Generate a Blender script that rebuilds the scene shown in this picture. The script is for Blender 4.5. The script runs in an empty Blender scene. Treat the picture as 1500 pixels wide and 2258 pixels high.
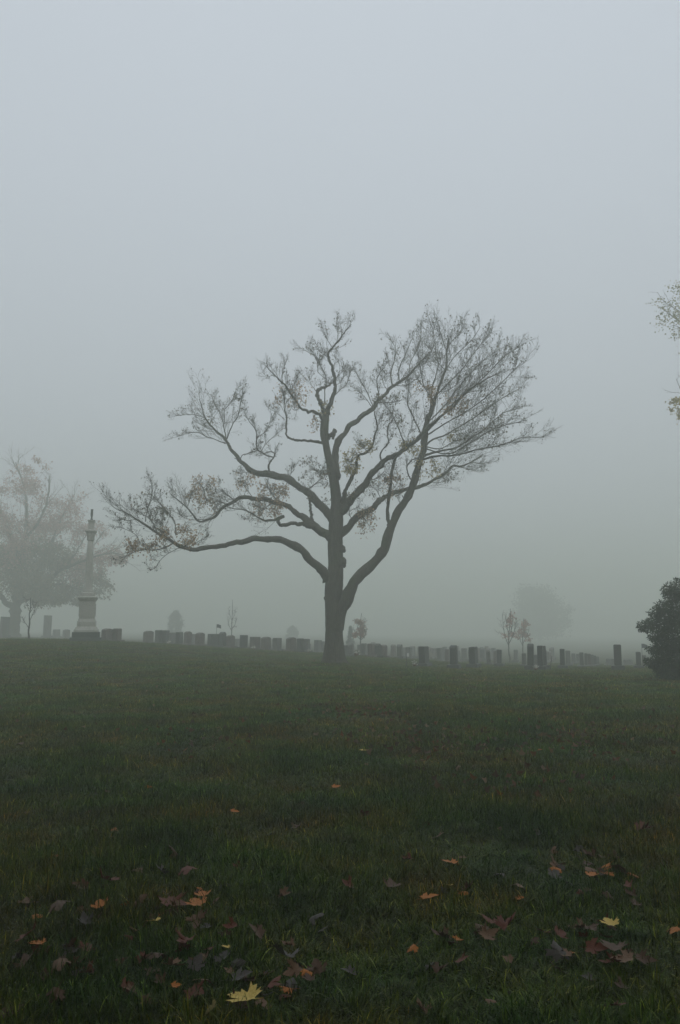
import bpy, bmesh, math, random
import numpy as np
from mathutils import Vector, Matrix, noise as mnoise

# ------------------------------------------------------------------ camera, sky, sun, exposure
SC = bpy.context.scene
COL = SC.collection
W0, H0, F0 = 1500.0, 2258.0, 1756.0          # photograph pixels and focal length in pixels
EYE = 1.6
PITCH = math.atan((1388.0 - H0 / 2) / F0)
CP, SP = math.cos(PITCH), math.sin(PITCH)
cam_d = bpy.data.cameras.new('camera')
cam = bpy.data.objects.new('camera', cam_d); COL.objects.link(cam)
cam.location = (0, 0, EYE)
cam.rotation_euler = (math.pi / 2 + PITCH, 0, 0)
cam_d.sensor_fit = 'VERTICAL'; cam_d.sensor_height = 36.0
cam_d.lens = F0 / H0 * 36.0
cam_d.clip_start = 0.05; cam_d.clip_end = 3000
SC.camera = cam

SUN_EL, SUN_AZ = math.radians(52), math.radians(140)   # azimuth clockwise from +Y
world = bpy.data.worlds.new('World'); SC.world = world; world.use_nodes = True
wn = world.node_tree.nodes; wl = world.node_tree.links
for n in list(wn): wn.remove(n)
sky = wn.new('ShaderNodeTexSky'); sky.sky_type = 'NISHITA'; sky.sun_disc = False
sky.sun_elevation = SUN_EL; sky.sun_rotation = SUN_AZ
sky.dust_density = 6.0; sky.air_density = 1.0
hs = wn.new('ShaderNodeHueSaturation'); hs.inputs['Saturation'].default_value = 0.35
# closed overcast layer, brighter towards the zenith as overcast skies are, over the clear one
tcw = wn.new('ShaderNodeTexCoord'); sep = wn.new('ShaderNodeSeparateXYZ'); wl.new(tcw.outputs['Generated'], sep.inputs[0])
cl0 = wn.new('ShaderNodeClamp'); wl.new(sep.outputs['Z'], cl0.inputs['Value'])
ma = wn.new('ShaderNodeMath'); ma.operation = 'MULTIPLY_ADD'; wl.new(cl0.outputs[0], ma.inputs[0])
ma.inputs[1].default_value = 0.30; ma.inputs[2].default_value = 0.56
vm = wn.new('ShaderNodeVectorMath'); vm.operation = 'SCALE'; vm.inputs[0].default_value = (10.6, 11.6, 12.9); wl.new(ma.outputs[0], vm.inputs['Scale'])
mxw = wn.new('ShaderNodeMix'); mxw.data_type = 'RGBA'; mxw.inputs[0].default_value = 0.88
bg = wn.new('ShaderNodeBackground'); bg.inputs['Strength'].default_value = 0.10
wo = wn.new('ShaderNodeOutputWorld')
wl.new(sky.outputs[0], hs.inputs['Color']); wl.new(hs.outputs[0], mxw.inputs[6]); wl.new(vm.outputs[0], mxw.inputs[7])
wl.new(mxw.outputs[2], bg.inputs['Color']); wl.new(bg.outputs[0], wo.inputs[0])
sun_d = bpy.data.lights.new('sun', 'SUN'); sun_d.energy = 0.5; sun_d.angle = math.radians(100)
sun_d.color = (1.0, 0.97, 0.93)
sun = bpy.data.objects.new('sun', sun_d); COL.objects.link(sun)
sd = Vector((math.sin(SUN_AZ) * math.cos(SUN_EL), math.cos(SUN_AZ) * math.cos(SUN_EL), math.sin(SUN_EL)))
sun.rotation_euler = sd.to_track_quat('Z', 'Y').to_euler()
sun.location = (0, 0, 60)
SC.view_settings.view_transform = 'Standard'; SC.view_settings.look = 'None'
SC.view_settings.gamma = 1.0; SC.view_settings.use_curve_mapping = False
SC.view_settings.exposure = -0.22
cy = SC.cycles
cy.max_bounces = 6; cy.diffuse_bounces = 3; cy.glossy_bounces = 2; cy.transmission_bounces = 2
cy.volume_bounces = 3; cy.transparent_max_bounces = 4
cy.use_denoising = True
FOG = 0.0102

# ------------------------------------------------------------------ helpers
RNG = np.random.default_rng(7)
random.seed(7)

def ray_pt(px, py, Y):
    """point on the ray of a photograph pixel at forward distance Y"""
    px = np.asarray(px, float); py = np.asarray(py, float); Y = np.asarray(Y, float)
    u = (px - W0 / 2) / F0; v = (H0 / 2 - py) / F0
    dy = CP - v * SP; dz = SP + v * CP
    s = Y / dy
    return np.stack([u * s, Y + 0 * s, EYE + dz * s], -1)

def wx(px, Y, py=1440):
    return float(ray_pt(px, py, Y)[0])

def px_m(Y):
    return Y / F0 * 1.0

# terrain heights: what touches the ground gives the height (px, py, distance)
ANCH = [(738, 1469, 35), (60, 1411, 46), (190, 1413, 44), (0, 1418, 40), (-150, 1420, 42), (250, 1416, 47),
        (312, 1421, 56), (450, 1428, 53), (560, 1436, 51), (680, 1440, 49.5),
        (925, 1471, 40), (1000, 1477, 37), (1180, 1479, 37), (1370, 1479, 37.5), (1450, 1501, 26), (1560, 1501, 26),
        (1300, 1473, 45), (1000, 1466, 52), (1240, 1475, 41), (880, 1453, 50), (1600, 1478, 38),
        (780, 1449, 47), (1125, 1462, 62), (795, 1446, 72), (1185, 1430, 150), (32, 1404, 85), (400, 1414, 110),
        (500, 1456, 38), (300, 1447, 36), (100, 1440, 34), (650, 1463, 35)]
_a = []
for (px, py, Y) in ANCH:
    p = ray_pt(px, py, Y); _a.append((p[0], p[1], p[2]))
for x in (-14, -5, 0, 5, 14):
    for y in (-12, 0, 8, 16):
        _a.append((x, y, 0.0))
for x in (-9, 0, 9): _a.append((x, 24, 0.04 if x < 0 else 0.0))
for (x, y, z) in ((-80, 0, .3), (80, 0, -.2), (-80, 90, 1.0), (80, 90, -1.6), (-80, 170, .5), (80, 170, -2.2), (0, 170, -1.0), (-40, -60, 0), (40, -60, 0)):
    _a.append((x, y, z))
_a = np.array(_a)
def _phi(r2):
    return 0.5 * r2 * np.log(r2 + 1e-9)
_n = len(_a)
_d2 = ((_a[:, None, :2] - _a[None, :, :2]) ** 2).sum(-1)
_K = np.zeros((_n + 3, _n + 3)); _K[:_n, :_n] = _phi(_d2) + np.eye(_n) * 4.0
_K[:_n, _n] = 1; _K[:_n, _n + 1:] = _a[:, :2]; _K[_n, :_n] = 1; _K[_n + 1:, :_n] = _a[:, :2].T
_wt = np.linalg.solve(_K, np.concatenate([_a[:, 2], np.zeros(3)]))
TREE_X = wx(738, 35, 1468)
def zt(x, y):
    x = np.asarray(x, float); y = np.asarray(y, float)
    xc = 85 * np.tanh(x / 85); yc = np.clip(y, -60, 175)
    sh = xc.shape; xf = xc.ravel(); yf = yc.ravel()
    out = np.empty(xf.shape)
    for i in range(0, len(xf), 20000):
        s = slice(i, i + 20000)
        d2 = (xf[s, None] - _a[None, :, 0]) ** 2 + (yf[s, None] - _a[None, :, 1]) ** 2
        out[s] = _phi(d2) @ _wt[:_n] + _wt[_n] + _wt[_n + 1] * xf[s] + _wt[_n + 2] * yf[s]
    z = out.reshape(sh)
    # lawn unevenness and the low mound round the maple
    z = z + 0.022 * np.sin(x * 1.1 + 0.6 * np.sin(y * .7)) * np.sin(y * .83 + .5 * np.sin(x * .9)) + 0.02 * np.sin(x * .37 + 1) * np.sin(y * .31 + 2)
    d = np.hypot(x - TREE_X, (y - 35))
    z = z + 0.10 * np.exp(-(d / 1.3) ** 2)
    return z
def z1(x, y): return float(zt(np.array([x]), np.array([y]))[0])

def nrm(v): return v / np.maximum(np.linalg.norm(v, axis=-1, keepdims=True), 1e-9)

def link(name, me, mat=None, parent=None, loc=None):
    o = bpy.data.objects.new(name, me); COL.objects.link(o)
    if mat is not None:
        me.materials.clear(); me.materials.append(mat)
    if parent is not None: o.parent = parent
    if loc is not None: o.location = loc
    return o

def empty(name, loc=(0, 0, 0), rz=0):
    o = bpy.data.objects.new(name, None); COL.objects.link(o)
    o.location = loc; o.rotation_euler = (0, 0, rz); o.empty_display_size = 0.2
    return o

def tag(o, label=None, cat=None, group=None, kind=None):
    if label: o['label'] = label
    if cat: o['category'] = cat
    if group: o['group'] = group
    if kind: o['kind'] = kind
    return o

def mesh_np(name, V, faces, smooth=False, col=None):
    """V (n,3); faces: list of index arrays (m,3) / (m,4)"""
    me = bpy.data.meshes.new(name)
    V = np.asarray(V, np.float32)
    loops = np.concatenate([f.ravel() for f in faces]).astype(np.int32)
    sizes = np.concatenate([np.full(len(f), f.shape[1], np.int32) for f in faces])
    starts = np.concatenate([[0], np.cumsum(sizes)[:-1]]).astype(np.int32)
    me.vertices.add(len(V)); me.vertices.foreach_set('co', V.ravel())
    me.loops.add(len(loops)); me.loops.foreach_set('vertex_index', loops)
    me.polygons.add(len(sizes)); me.polygons.foreach_set('loop_start', starts)
    if smooth: me.polygons.foreach_set('use_smooth', np.ones(len(sizes), bool))
    me.update(calc_edges=True)
    if col is not None:
        a = me.color_attributes.new('Col', 'FLOAT_COLOR', 'POINT')
        c = np.ones((len(V), 4), np.float32); c[:, :3] = col
        a.data.foreach_set('color', c.ravel())
    return me

class Batch:
    """collects tubes and leaves, builds one mesh"""
    def __init__(s): s.V = []; s.F = []; s.C = []; s.n = 0
    def add(s, V, faces, col=None):
        V = np.asarray(V, float).reshape(-1, 3)
        s.V.append(V); s.F += [np.asarray(f) + s.n for f in faces]; s.n += len(V)
        if col is not None: s.C.append(np.broadcast_to(col, (len(V), 3)))
    def tubes(s, P, R, S=3, caps=False, rough=0.0, rng=RNG):
        """P (N,K,3), R (N,K)"""
        N, K, _ = P.shape
        T = nrm(np.gradient(P, axis=1))
        mean = nrm(P[:, -1] - P[:, 0])
        ref = np.where(np.abs(mean[:, 2:3]) > .8, np.array([[0, 1., 0]]), np.array([[0, 0, 1.]]))
        ref = nrm(np.cross(mean, ref))
        n1 = nrm(ref[:, None] - T * (ref[:, None] * T).sum(-1, keepdims=True))
        n2 = np.cross(T, n1)
        a = np.arange(S) / S * 2 * np.pi
        rr = R[:, :, None] * np.ones(S)
        if rough: rr = rr * (1 + rough * rng.normal(size=rr.shape))
        V = P[:, :, None] + rr[..., None] * (np.cos(a)[:, None] * n1[:, :, None] + np.sin(a)[:, None] * n2[:, :, None])
        idx = np.arange(N * K * S).reshape(N, K, S)
        i2 = np.roll(idx, -1, axis=2)
        q = np.stack([idx[:, :-1], i2[:, :-1], i2[:, 1:], idx[:, 1:]], -1).reshape(-1, 4)
        fs = [q]
        if caps and S >= 3: fs.append(idx[:, -1, :].reshape(N, S)); fs.append(idx[:, 0, ::-1].reshape(N, S))
        s.add(V, fs)
    def build(s, name, mat, parent=None, smooth=True, kind=None):
        if not s.V: return None
        me = mesh_np(name, np.concatenate(s.V), s.F, smooth, np.concatenate(s.C) if s.C else None)
        o = link(name, me, mat, parent)
        if kind: o['kind'] = kind
        return o

def resample(P, K):
    """centripetal-ish smooth resample of (n,d) polyline to K points by arc length of first 3 dims"""
    P = np.asarray(P, float)
    if len(P) > 2:
        Q = [P[0]]
        Pp = np.vstack([2 * P[0] - P[1], P, 2 * P[-1] - P[-2]])
        for i in range(len(P) - 1):
            p0, p1, p2, p3 = Pp[i:i + 4]
            for t in (0.2, .4, .6, .8, 1.0):
                Q.append(0.5 * ((2 * p1) + (-p0 + p2) * t + (2 * p0 - 5 * p1 + 4 * p2 - p3) * t * t + (-p0 + 3 * p1 - 3 * p2 + p3) * t ** 3))
        P = np.array(Q)
    d = np.concatenate([[0], np.cumsum(np.linalg.norm(np.diff(P[:, :3], axis=0), axis=1))])
    t = np.linspace(0, d[-1], K)
    return np.stack([np.interp(t, d, P[:, j]) for j in range(P.shape[1])], -1), d[-1]

# ------------------------------------------------------------------ materials
def mat(name, base=(.5, .5, .5), rough=.8):
    m = bpy.data.materials.new(name); m.use_nodes = True
    nt = m.node_tree; b = nt.nodes['Principled BSDF']
    b.inputs['Base Color'].default_value = (*base, 1); b.inputs['Roughness'].default_value = rough
    return m, nt, b
def noise_node(nt, scale, detail=4, rough=.55, vec=None):
    n = nt.nodes.new('ShaderNodeTexNoise'); n.inputs['Scale'].default_value = scale
    n.inputs['Detail'].default_value = detail; n.inputs['Roughness'].default_value = rough
    if vec is not None: nt.links.new(vec, n.inputs['Vector'])
    return n
def ramp(nt, fac, stops):
    r = nt.nodes.new('ShaderNodeValToRGB'); nt.links.new(fac, r.inputs[0])
    el = r.color_ramp.elements
    while len(el) < len(stops): el.new(0.5)
    for e, (p, c) in zip(el, stops): e.position = p; e.color = (*c, 1)
    return r
def mixc(nt, fac, a, b, mode='MIX'):
    m = nt.nodes.new('ShaderNodeMix'); m.data_type = 'RGBA'; m.blend_type = mode
    for sock, v in ((m.inputs[0], fac), (m.inputs[6], a), (m.inputs[7], b)):
        if hasattr(v, 'is_output'): nt.links.new(v, sock)
        elif isinstance(v, (int, float)): sock.default_value = v
        else: sock.default_value = (*v, 1)
    return m.outputs[2]
def bump(nt, b, h, strength, dist):
    n = nt.nodes.new('ShaderNodeBump'); n.inputs['Strength'].default_value = strength; n.inputs['Distance'].default_value = dist
    nt.links.new(h, n.inputs['Height']); nt.links.new(n.outputs[0], b.inputs['Normal'])

def wpos(nt):
    g = nt.nodes.new('ShaderNodeNewGeometry'); return g.outputs['Position']

def lawn_tone(nt):
    """patchy lawn colour from the place on the ground: greener and straw-brown areas"""
    p = wpos(nt)
    mp = nt.nodes.new('ShaderNodeMapping'); mp.inputs['Scale'].default_value = (1, 1, 0.0); nt.links.new(p, mp.inputs[0])
    n1 = noise_node(nt, 0.55, 5, .6, mp.outputs[0])
    n2 = noise_node(nt, 2.6, 4, .6, mp.outputs[0])
    r1 = ramp(nt, n1.outputs[0], [(.40, (0, 0, 0)), (.60, (1, 1, 1))])
    r2 = ramp(nt, n2.outputs[0], [(.40, (0, 0, 0)), (.72, (1, 1, 1))])
    return r1.outputs[0], r2.outputs[0]

# grass blades
M_grass, nt, b = mat('grass_blade', rough=.42)
f1, f2 = lawn_tone(nt)
at = nt.nodes.new('ShaderNodeAttribute'); at.attribute_name = 'Col'
c = mixc(nt, f1, (.042, .105, .005), (.105, .090, .005))
c = mixc(nt, f2, c, (.060, .115, .008))
n3 = noise_node(nt, 1.15, 3, .55, wpos(nt)); r3 = ramp(nt, n3.outputs[0], [(.36, (.55, .6, .6)), (.64, (1.25, 1.2, 1.15))])
c = mixc(nt, 1.0, c, r3.outputs[0], 'MULTIPLY')
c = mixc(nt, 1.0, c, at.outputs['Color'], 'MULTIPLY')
nt.links.new(c, b.inputs['Base Color']); b.inputs['Specular IOR Level'].default_value = .16
# soil and thatch
M_ground, nt, b = mat('lawn_ground', rough=.95)
f1, f2 = lawn_tone(nt)
fine = noise_node(nt, 30, 5, .7, wpos(nt))
c = mixc(nt, f1, (.024, .046, .008), (.055, .042, .008))
c = mixc(nt, fine.outputs[0], c, (.032, .034, .010))
nt.links.new(c, b.inputs['Base Color']); b.inputs['Specular IOR Level'].default_value = .1
bump(nt, b, fine.outputs[0], .8, .04)
# bark
def bark(name, c0, c1, sc=6):
    m, nt, b = mat(name, rough=.9)
    tc = nt.nodes.new('ShaderNodeTexCoord'); mp = nt.nodes.new('ShaderNodeMapping'); mp.inputs['Scale'].default_value = (1, 1, .18)
    nt.links.new(tc.outputs['Object'], mp.inputs[0])
    n = noise_node(nt, sc * 3, 6, .7, mp.outputs[0]); n2 = noise_node(nt, 1.3, 4, .6, tc.outputs['Object'])
    r = ramp(nt, n.outputs[0], [(.3, c0), (.7, c1)])
    moss = ramp(nt, n2.outputs[0], [(.52, (0, 0, 0)), (.72, (1, 1, 1))])
    c = mixc(nt, moss.outputs[0], r.outputs[0], (.075, .09, .05))
    nt.links.new(c, b.inputs['Base Color']); bump(nt, b, n.outputs[0], .9, .05)
    b.inputs['Specular IOR Level'].default_value = .2
    return m
M_bark = bark('maple_bark', (.045, .042, .034), (.125, .115, .09))
M_bark_red = bark('young_bark', (.05, .042, .038), (.1, .085, .075), 12)
# leaves (colour per leaf)
M_leaf, nt, b = mat('tree_leaf', rough=.6)
at = nt.nodes.new('ShaderNodeAttribute'); at.attribute_name = 'Col'
nt.links.new(at.outputs['Color'], b.inputs['Base Color'])
tr = nt.nodes.new('ShaderNodeBsdfTranslucent'); nt.links.new(at.outputs['Color'], tr.inputs[0])
ms = nt.nodes.new('ShaderNodeMixShader'); ms.inputs[0].default_value = .5
out = nt.nodes['Material Output']
nt.links.new(b.outputs[0], ms.inputs[1]); nt.links.new(tr.outputs[0], ms.inputs[2]); nt.links.new(ms.outputs[0], out.inputs[0])
# stones
def stone(name, c0, c1, stain=(.05, .05, .04), sc=30, stain_lo=.5, rough=.75):
    m, nt, b = mat(name, rough=rough)
    tc = nt.nodes.new('ShaderNodeTexCoord'); oi = nt.nodes.new('ShaderNodeObjectInfo')
    ad = nt.nodes.new('ShaderNodeVectorMath'); ad.operation = 'ADD'
    nt.links.new(tc.outputs['Object'], ad.inputs[0]); nt.links.new(oi.outputs['Location'], ad.inputs[1])
    n = noise_node(nt, sc, 4, .7, ad.outputs[0])
    mp = nt.nodes.new('ShaderNodeMapping'); mp.inputs['Scale'].default_value = (1, 1, .35); nt.links.new(ad.outputs[0], mp.inputs[0])
    n2 = noise_node(nt, 2.3, 6, .65, mp.outputs[0])
    r = ramp(nt, n.outputs[0], [(.3, c0), (.7, c1)])
    s = ramp(nt, n2.outputs[0], [(stain_lo, (0, 0, 0)), (stain_lo + .22, (1, 1, 1))])
    c = mixc(nt, s.outputs[0], r.outputs[0], stain)
    nt.links.new(c, b.inputs['Base Color']); bump(nt, b, n.outputs[0], .3, .01)
    return m
M_st = [stone('granite_grey', (.10, .10, .095), (.17, .17, .16)),
        stone('granite_dark', (.045, .048, .046), (.085, .088, .084)),
        stone('granite_brown', (.10, .082, .075), (.16, .135, .122)),
        stone('granite_pale', (.17, .165, .155), (.26, .25, .235), (.09, .09, .075))]
M_marble = stone('weathered_marble', (.34, .34, .30), (.46, .45, .40), (.20, .21, .17), 14, .52)
M_darkbase = stone('dark_green_granite', (.035, .045, .038), (.07, .085, .072), (.03, .035, .03), 25)
M_metal = mat('dark_metal', (.05, .05, .05), .5)[0]
M_white = mat('white_plastic', (.7, .7, .68), .5)[0]
M_flag = mat('flag_cloth', (.08, .09, .10), .9)[0]
M_pot = mat('clay_pot', (.20, .10, .06), .85)[0]

# ------------------------------------------------------------------ ground
def graded(a, b, n0, lim):
    """symmetric graded coordinates, fine inside, coarse outside"""
    inner = np.arange(a, b + 1e-6, n0)
    o = []; s = n0; v = b
    while v < lim[1]: s *= 1.25; v = min(v + s, lim[1]); o.append(v)
    i = []; s = n0; v = a
    while v > lim[0]: s *= 1.25; v = max(v - s, lim[0]); i.append(v)
    return np.array(i[::-1] + list(inner) + o)
gx = graded(-30, 30, .4, (-600, 600)); gy = graded(-2, 62, .4, (-600, 600))
GX, GY = np.meshgrid(gx, gy)
GZ = zt(GX, GY)
idx = np.arange(GX.size).reshape(GX.shape)
q = np.stack([idx[:-1, :-1], idx[:-1, 1:], idx[1:, 1:], idx[1:, :-1]], -1).reshape(-1, 4)
ground = link('ground', mesh_np('ground', np.stack([GX, GY, GZ], -1).reshape(-1, 3), [q], True), M_ground)
tag(ground, 'uneven damp lawn of the foggy cemetery', None, None, 'structure')

# ------------------------------------------------------------------ trees: shared growth code
def spawn(P, R, m, t0, t1, lrat, lclip, ang, up, K, rng, jit=.22, rcap=.02, taper=.35, rmin=.0035):
    """children of each parent polyline; P (N,Kp,3), R (N,Kp) -> (N*m,K,3), (N*m,K)"""
    N, Kp, _ = P.shape
    L = np.linalg.norm(np.diff(P, axis=1), axis=2).sum(1)
    t = t0 + (t1 - t0) * (np.arange(m)[None] + rng.random((N, m))) / m
    f = t * (Kp - 1); i = np.minimum(f.astype(int), Kp - 2); w = (f - i)[..., None]
    ar = np.arange(N)[:, None]
    pos = P[ar, i] * (1 - w) + P[ar, i + 1] * w
    r0 = R[ar, i] * (1 - w[..., 0]) + R[ar, i + 1] * w[..., 0]
    T = nrm(P[ar, i + 1] - P[ar, i])
    rv = rng.normal(size=T.shape); pr = nrm(rv - T * (rv * T).sum(-1, keepdims=True))
    a = rng.uniform(ang[0], ang[1], (N, m))[..., None]
    D = np.cos(a) * T + np.sin(a) * pr; D[..., 2] += up * .5
    D = nrm(D).reshape(-1, 3); pos = pos.reshape(-1, 3)
    ln = np.clip(L[:, None] * lrat * (1.15 - .6 * t) * rng.uniform(.6, 1.25, (N, m)), *lclip).ravel()
    Q = [pos]; d = D
    for k in range(K - 1):
        d = d + rng.normal(size=d.shape) * jit; d[:, 2] += up * .13; d = nrm(d)
        Q.append(Q[-1] + d * (ln / (K - 1))[:, None])
    Q = np.stack(Q, 1)
    rr = np.minimum(r0.ravel() * .75, rcap)
    RR = rr[:, None] * np.linspace(1, taper, K)[None]
    return Q, np.maximum(RR, rmin)

LEAF = np.array([[0, 0, 0], [.5, .35, .06], [.22, .5, .0], [0, 1, -.06], [-.22, .5, .0], [-.5, .35, .06], [0, .42, -.05]])
LEAF_F = np.array([[0, 1, 6], [1, 2, 6], [2, 3, 6], [3, 4, 6], [4, 5, 6], [5, 0, 6]])
OVAL = np.array([[0, 0, 0], [.17, .35, .05], [.12, .75, .0], [0, 1, -.12], [-.12, .75, .0], [-.17, .35, .05], [0, .5, -.03]])
PLAIN = np.array([[0, 0, 0], [.42, .5, .05], [0, 1, -.06], [-.42, .5, .05], [0, .5, -.05]])
PLAIN_F = np.array([[0, 1, 4], [1, 2, 4], [2, 3, 4], [3, 0, 4]])
def leaves(B, pos, size, cols, rng, droop=.5, shape=LEAF, out=None):
    """scatter leaf faces at pos (n,3)"""
    n = len(pos)
    if n == 0: return
    d = rng.normal(size=(n, 3)); d[:, 2] -= droop * 1.6
    if out is not None: d += out * 1.4
    d = nrm(d)
    rv = rng.normal(size=(n, 3)); s = nrm(np.cross(d, rv)); u = np.cross(s, d)
    sz = (size * rng.uniform(.6, 1.25, n))[:, None, None]
    V = pos[:, None] + sz * (shape[None, :, 0:1] * s[:, None] + shape[None, :, 1:2] * d[:, None] + shape[None, :, 2:3] * 2 * u[:, None])
    k = len(shape)
    F = ((PLAIN_F if k == 5 else LEAF_F)[None] + (np.arange(n) * k)[:, None, None]).reshape(-1, 3)
    ci = np.asarray(cols)[rng.integers(0, len(cols), n)] * rng.uniform(.7, 1.3, (n, 1))
    B.add(V.reshape(-1, 3), [F], np.repeat(ci, k, axis=0))

class Branch: pass
def trace(pts, hw, Y, dy0, dy1, K, parent=None):
    """a limb followed in the photograph; pts px list, hw half widths in px (spread along it)"""
    pts = np.array(pts, float)
    d = np.concatenate([[0], np.cumsum(np.linalg.norm(np.diff(pts, axis=0), axis=1))]); t = d / d[-1]
    if parent is not None:
        j = np.argmin(((parent.px - pts[0]) ** 2).sum(1)); dy0 = parent.dy[j]; dy1 = dy0 + dy1
    dy = dy0 + (dy1 - dy0) * t
    h = np.interp(t, np.linspace(0, 1, len(hw)), hw)
    P = ray_pt(pts[:, 0], pts[:, 1], Y + dy)
    Q = np.concatenate([P, (h * (Y + dy) / F0)[:, None], pts, dy[:, None]], 1)
    Q, L = resample(Q, K)
    b = Branch(); b.P = Q[:, :3]; b.R = np.maximum(Q[:, 3], .006); b.px = Q[:, 4:6]; b.dy = Q[:, 6]; b.L = L
    return b

def pairs(s):
    v = [float(x) for x in s.replace(',', ' ').split()]
    return [(v[i], v[i + 1]) for i in range(0, len(v), 2)]

def limb_mesh(B, b, S=8, wob=.015, rough=.03, rng=RNG, flare=1.0):
    P = b.P.copy(); R = b.R.copy()
    k = len(P)
    w = rng.normal(size=(k, 3)); w = (w + np.roll(w, 1, 0) + np.roll(w, -1, 0)) / 1.7; w[0] = 0; w[-1] = 0
    P += w * np.minimum(wob, R[:, None] * .35)
    lump = rng.normal(size=k); lump = (lump + np.roll(lump, 1)) / 1.6
    R = R * (1 + .09 * lump)
    kn = rng.random(k) < .10; R = R * (1 + kn * .16)
    if flare > 1:
        s = np.linspace(0, b.L, k); R = R * (1 + (flare - 1) * np.exp(-s / .35))
    B.tubes(P[None], R[None], S, True, rough, rng)
    b.P = P

# ------------------------------------------------------------------ the big maple
YT = 35.0
rng = np.random.default_rng(11)
maple = empty('maple_tree', (TREE_X, YT, z1(TREE_X, YT)))
tag(maple, 'tall half-bare maple with a thick forked trunk standing alone in the lawn', 'tree')
INV = Matrix.Translation(-Vector(maple.location))
def under(o, root):
    if o is None: return None
    o.parent = root
    o.matrix_parent_inverse = Matrix.Translation(-Vector(root.location))
    return o

# trunk: (centre x, y, half width) down the photograph
TR = [(738, 1476, 30), (738, 1466, 26.5), (736.5, 1450, 23.5), (737, 1430, 21), (737, 1410, 19.5), (737.5, 1390, 19), (738.5, 1370, 19.8),
      (739, 1350, 21), (736, 1330, 19.5), (735.5, 1310, 18.8), (736.5, 1290, 18.8), (738, 1270, 17.8), (740, 1250, 16.5), (740, 1230, 16.5),
      (739.5, 1210, 16.2), (739.5, 1190, 16.2), (741.5, 1170, 16.3), (741.5, 1150, 15.8), (742, 1130, 15), (743.5, 1112, 13.5),
      (741, 1092, 11.5), (738.5, 1072, 10.7), (735.5, 1052, 10.5), (733, 1035, 11.5), (729, 1020, 9.5), (724, 1005, 8.2), (720, 985, 7.6),
      (716, 965, 8.8), (715.5, 945, 9.6), (717.5, 925, 8.4), (720, 908, 6.5)]
tb = Branch()
Pp = ray_pt([a[0] for a in TR], [a[1] for a in TR], YT); Rr = np.array([a[2] for a in TR]) * YT / F0 / CP
Q = np.concatenate([Pp, Rr[:, None], np.array([[a[0], a[1]] for a in TR]), np.zeros((len(TR), 1))], 1)
Q, L = resample(Q, 150)
tb.P, tb.R, tb.px, tb.dy, tb.L = Q[:, :3], Q[:, 3], Q[:, 4:6], Q[:, 6], L
S = 40; a = np.arange(S) / S * 2 * np.pi
V = []
for k in range(len(tb.P)):
    p = tb.P[k]; hgt = p[2] - tb.P[0][2]
    fl = max(0, 1 - hgt / .9)
    for j in range(S):
        dirv = np.array([math.cos(a[j]), math.sin(a[j]), 0])
        q3 = Vector((dirv[0] * 1.3, dirv[1] * 1.3, p[2] * .45))
        n = mnoise.noise(q3 * 1.6) * .10 + mnoise.noise(Vector((dirv[0] * 5, dirv[1] * 5, p[2] * 1.1))) * .07 + mnoise.noise(Vector((dirv[0] * 14, dirv[1] * 14, p[2] * 3.2))) * .06
        root = fl * fl * (.42 * max(0, math.cos(5 * a[j] + .7)) ** 2 + .25 * max(0, math.cos(3 * a[j] + 2)) ** 2)
        V.append(p + dirv * tb.R[k] * (1 + n + root))
V = np.array(V); ii = np.arange(len(tb.P) * S).reshape(-1, S); i2 = np.roll(ii, -1, 1)
trunk_me = mesh_np('trunk', V, [np.stack([ii[:-1], i2[:-1], i2[1:], ii[1:]], -1).reshape(-1, 4), ii[-1:]], True)
trunk = under(link('trunk', trunk_me, M_bark), maple)

def lump(name, px, py, Y, rx, rz, parent, seed, dyo=0.0):
    bm = bmesh.new(); bmesh.ops.create_icosphere(bm, subdivisions=3, radius=1)
    c = ray_pt(px, py, Y + dyo)
    for v in bm.verts:
        n = mnoise.noise(v.co * 1.4 + Vector((seed, 0, 0))) * .35 + mnoise.noise(v.co * 4 + Vector((0, seed, 0))) * .12
        v.co = Vector((v.co.x * rx, v.co.y * rx, v.co.z * rz)) * (1 + n)
        v.co += Vector(c)
    me = bpy.data.meshes.new(name); bm.to_mesh(me); bm.free()
    for p in me.polygons: p.use_smooth = True
    o = link(name, me, M_bark); o.parent = parent
    return o
lump('burl', 752, 1211, YT, .22, .20, trunk, 3)
lump('burl', 751, 1240, YT, .26, .30, trunk, 9)
lump('burl', 721, 1318, YT, .12, .16, trunk, 5, -.2)

# limbs: name of the limb, points, half widths, depth drift (m), spawn start, then its branches
limbs = []
def L_(pts, hw, dy1, t0=.35, subs=(), dy0=0.0, flare=1.25):
    limbs.append((pairs(pts), hw, dy0, dy1, t0, subs, flare))
L_('726 1280 717 1264 696.7 1243 666.7 1213 633 1197 583 1188 533 1195 483 1205 433 1213 406.7 1208 383 1197 360 1182 333 1167 310 1152 287 1135 260 1123',
   [11, 9, 8, 6, 5.4, 4.6, 3.6, 2, .9], -3.0, .66,
   [('383 1197 367 1207 340 1213 310 1213 267 1230', [2, .8], -.5), ('397 1207 367 1223 350 1240 343 1253', [1, .6], -.6),
    ('413 1210 440 1193 457 1188', [.9, .6], .5), ('321 1150 326 1120 335 1090 333 1058', [1.3, .6], .7), ('388 1180 385 1150 370 1130 347 1104 333 1090', [1.5, .7], 1.2),
    ('346 1172 333 1147 310 1130 290 1120', [1.1, .6], -1), ('310 1200 300 1180 277 1167 262 1160', [.9, .5], .6), ('340 1168 342 1150 333 1130', [.9, .5], -.8),
    ('300 1145 280 1148 258 1140', [.9, .5], .5), ('365 1185 355 1160 362 1140', [.9, .5], 1.4)])
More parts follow.
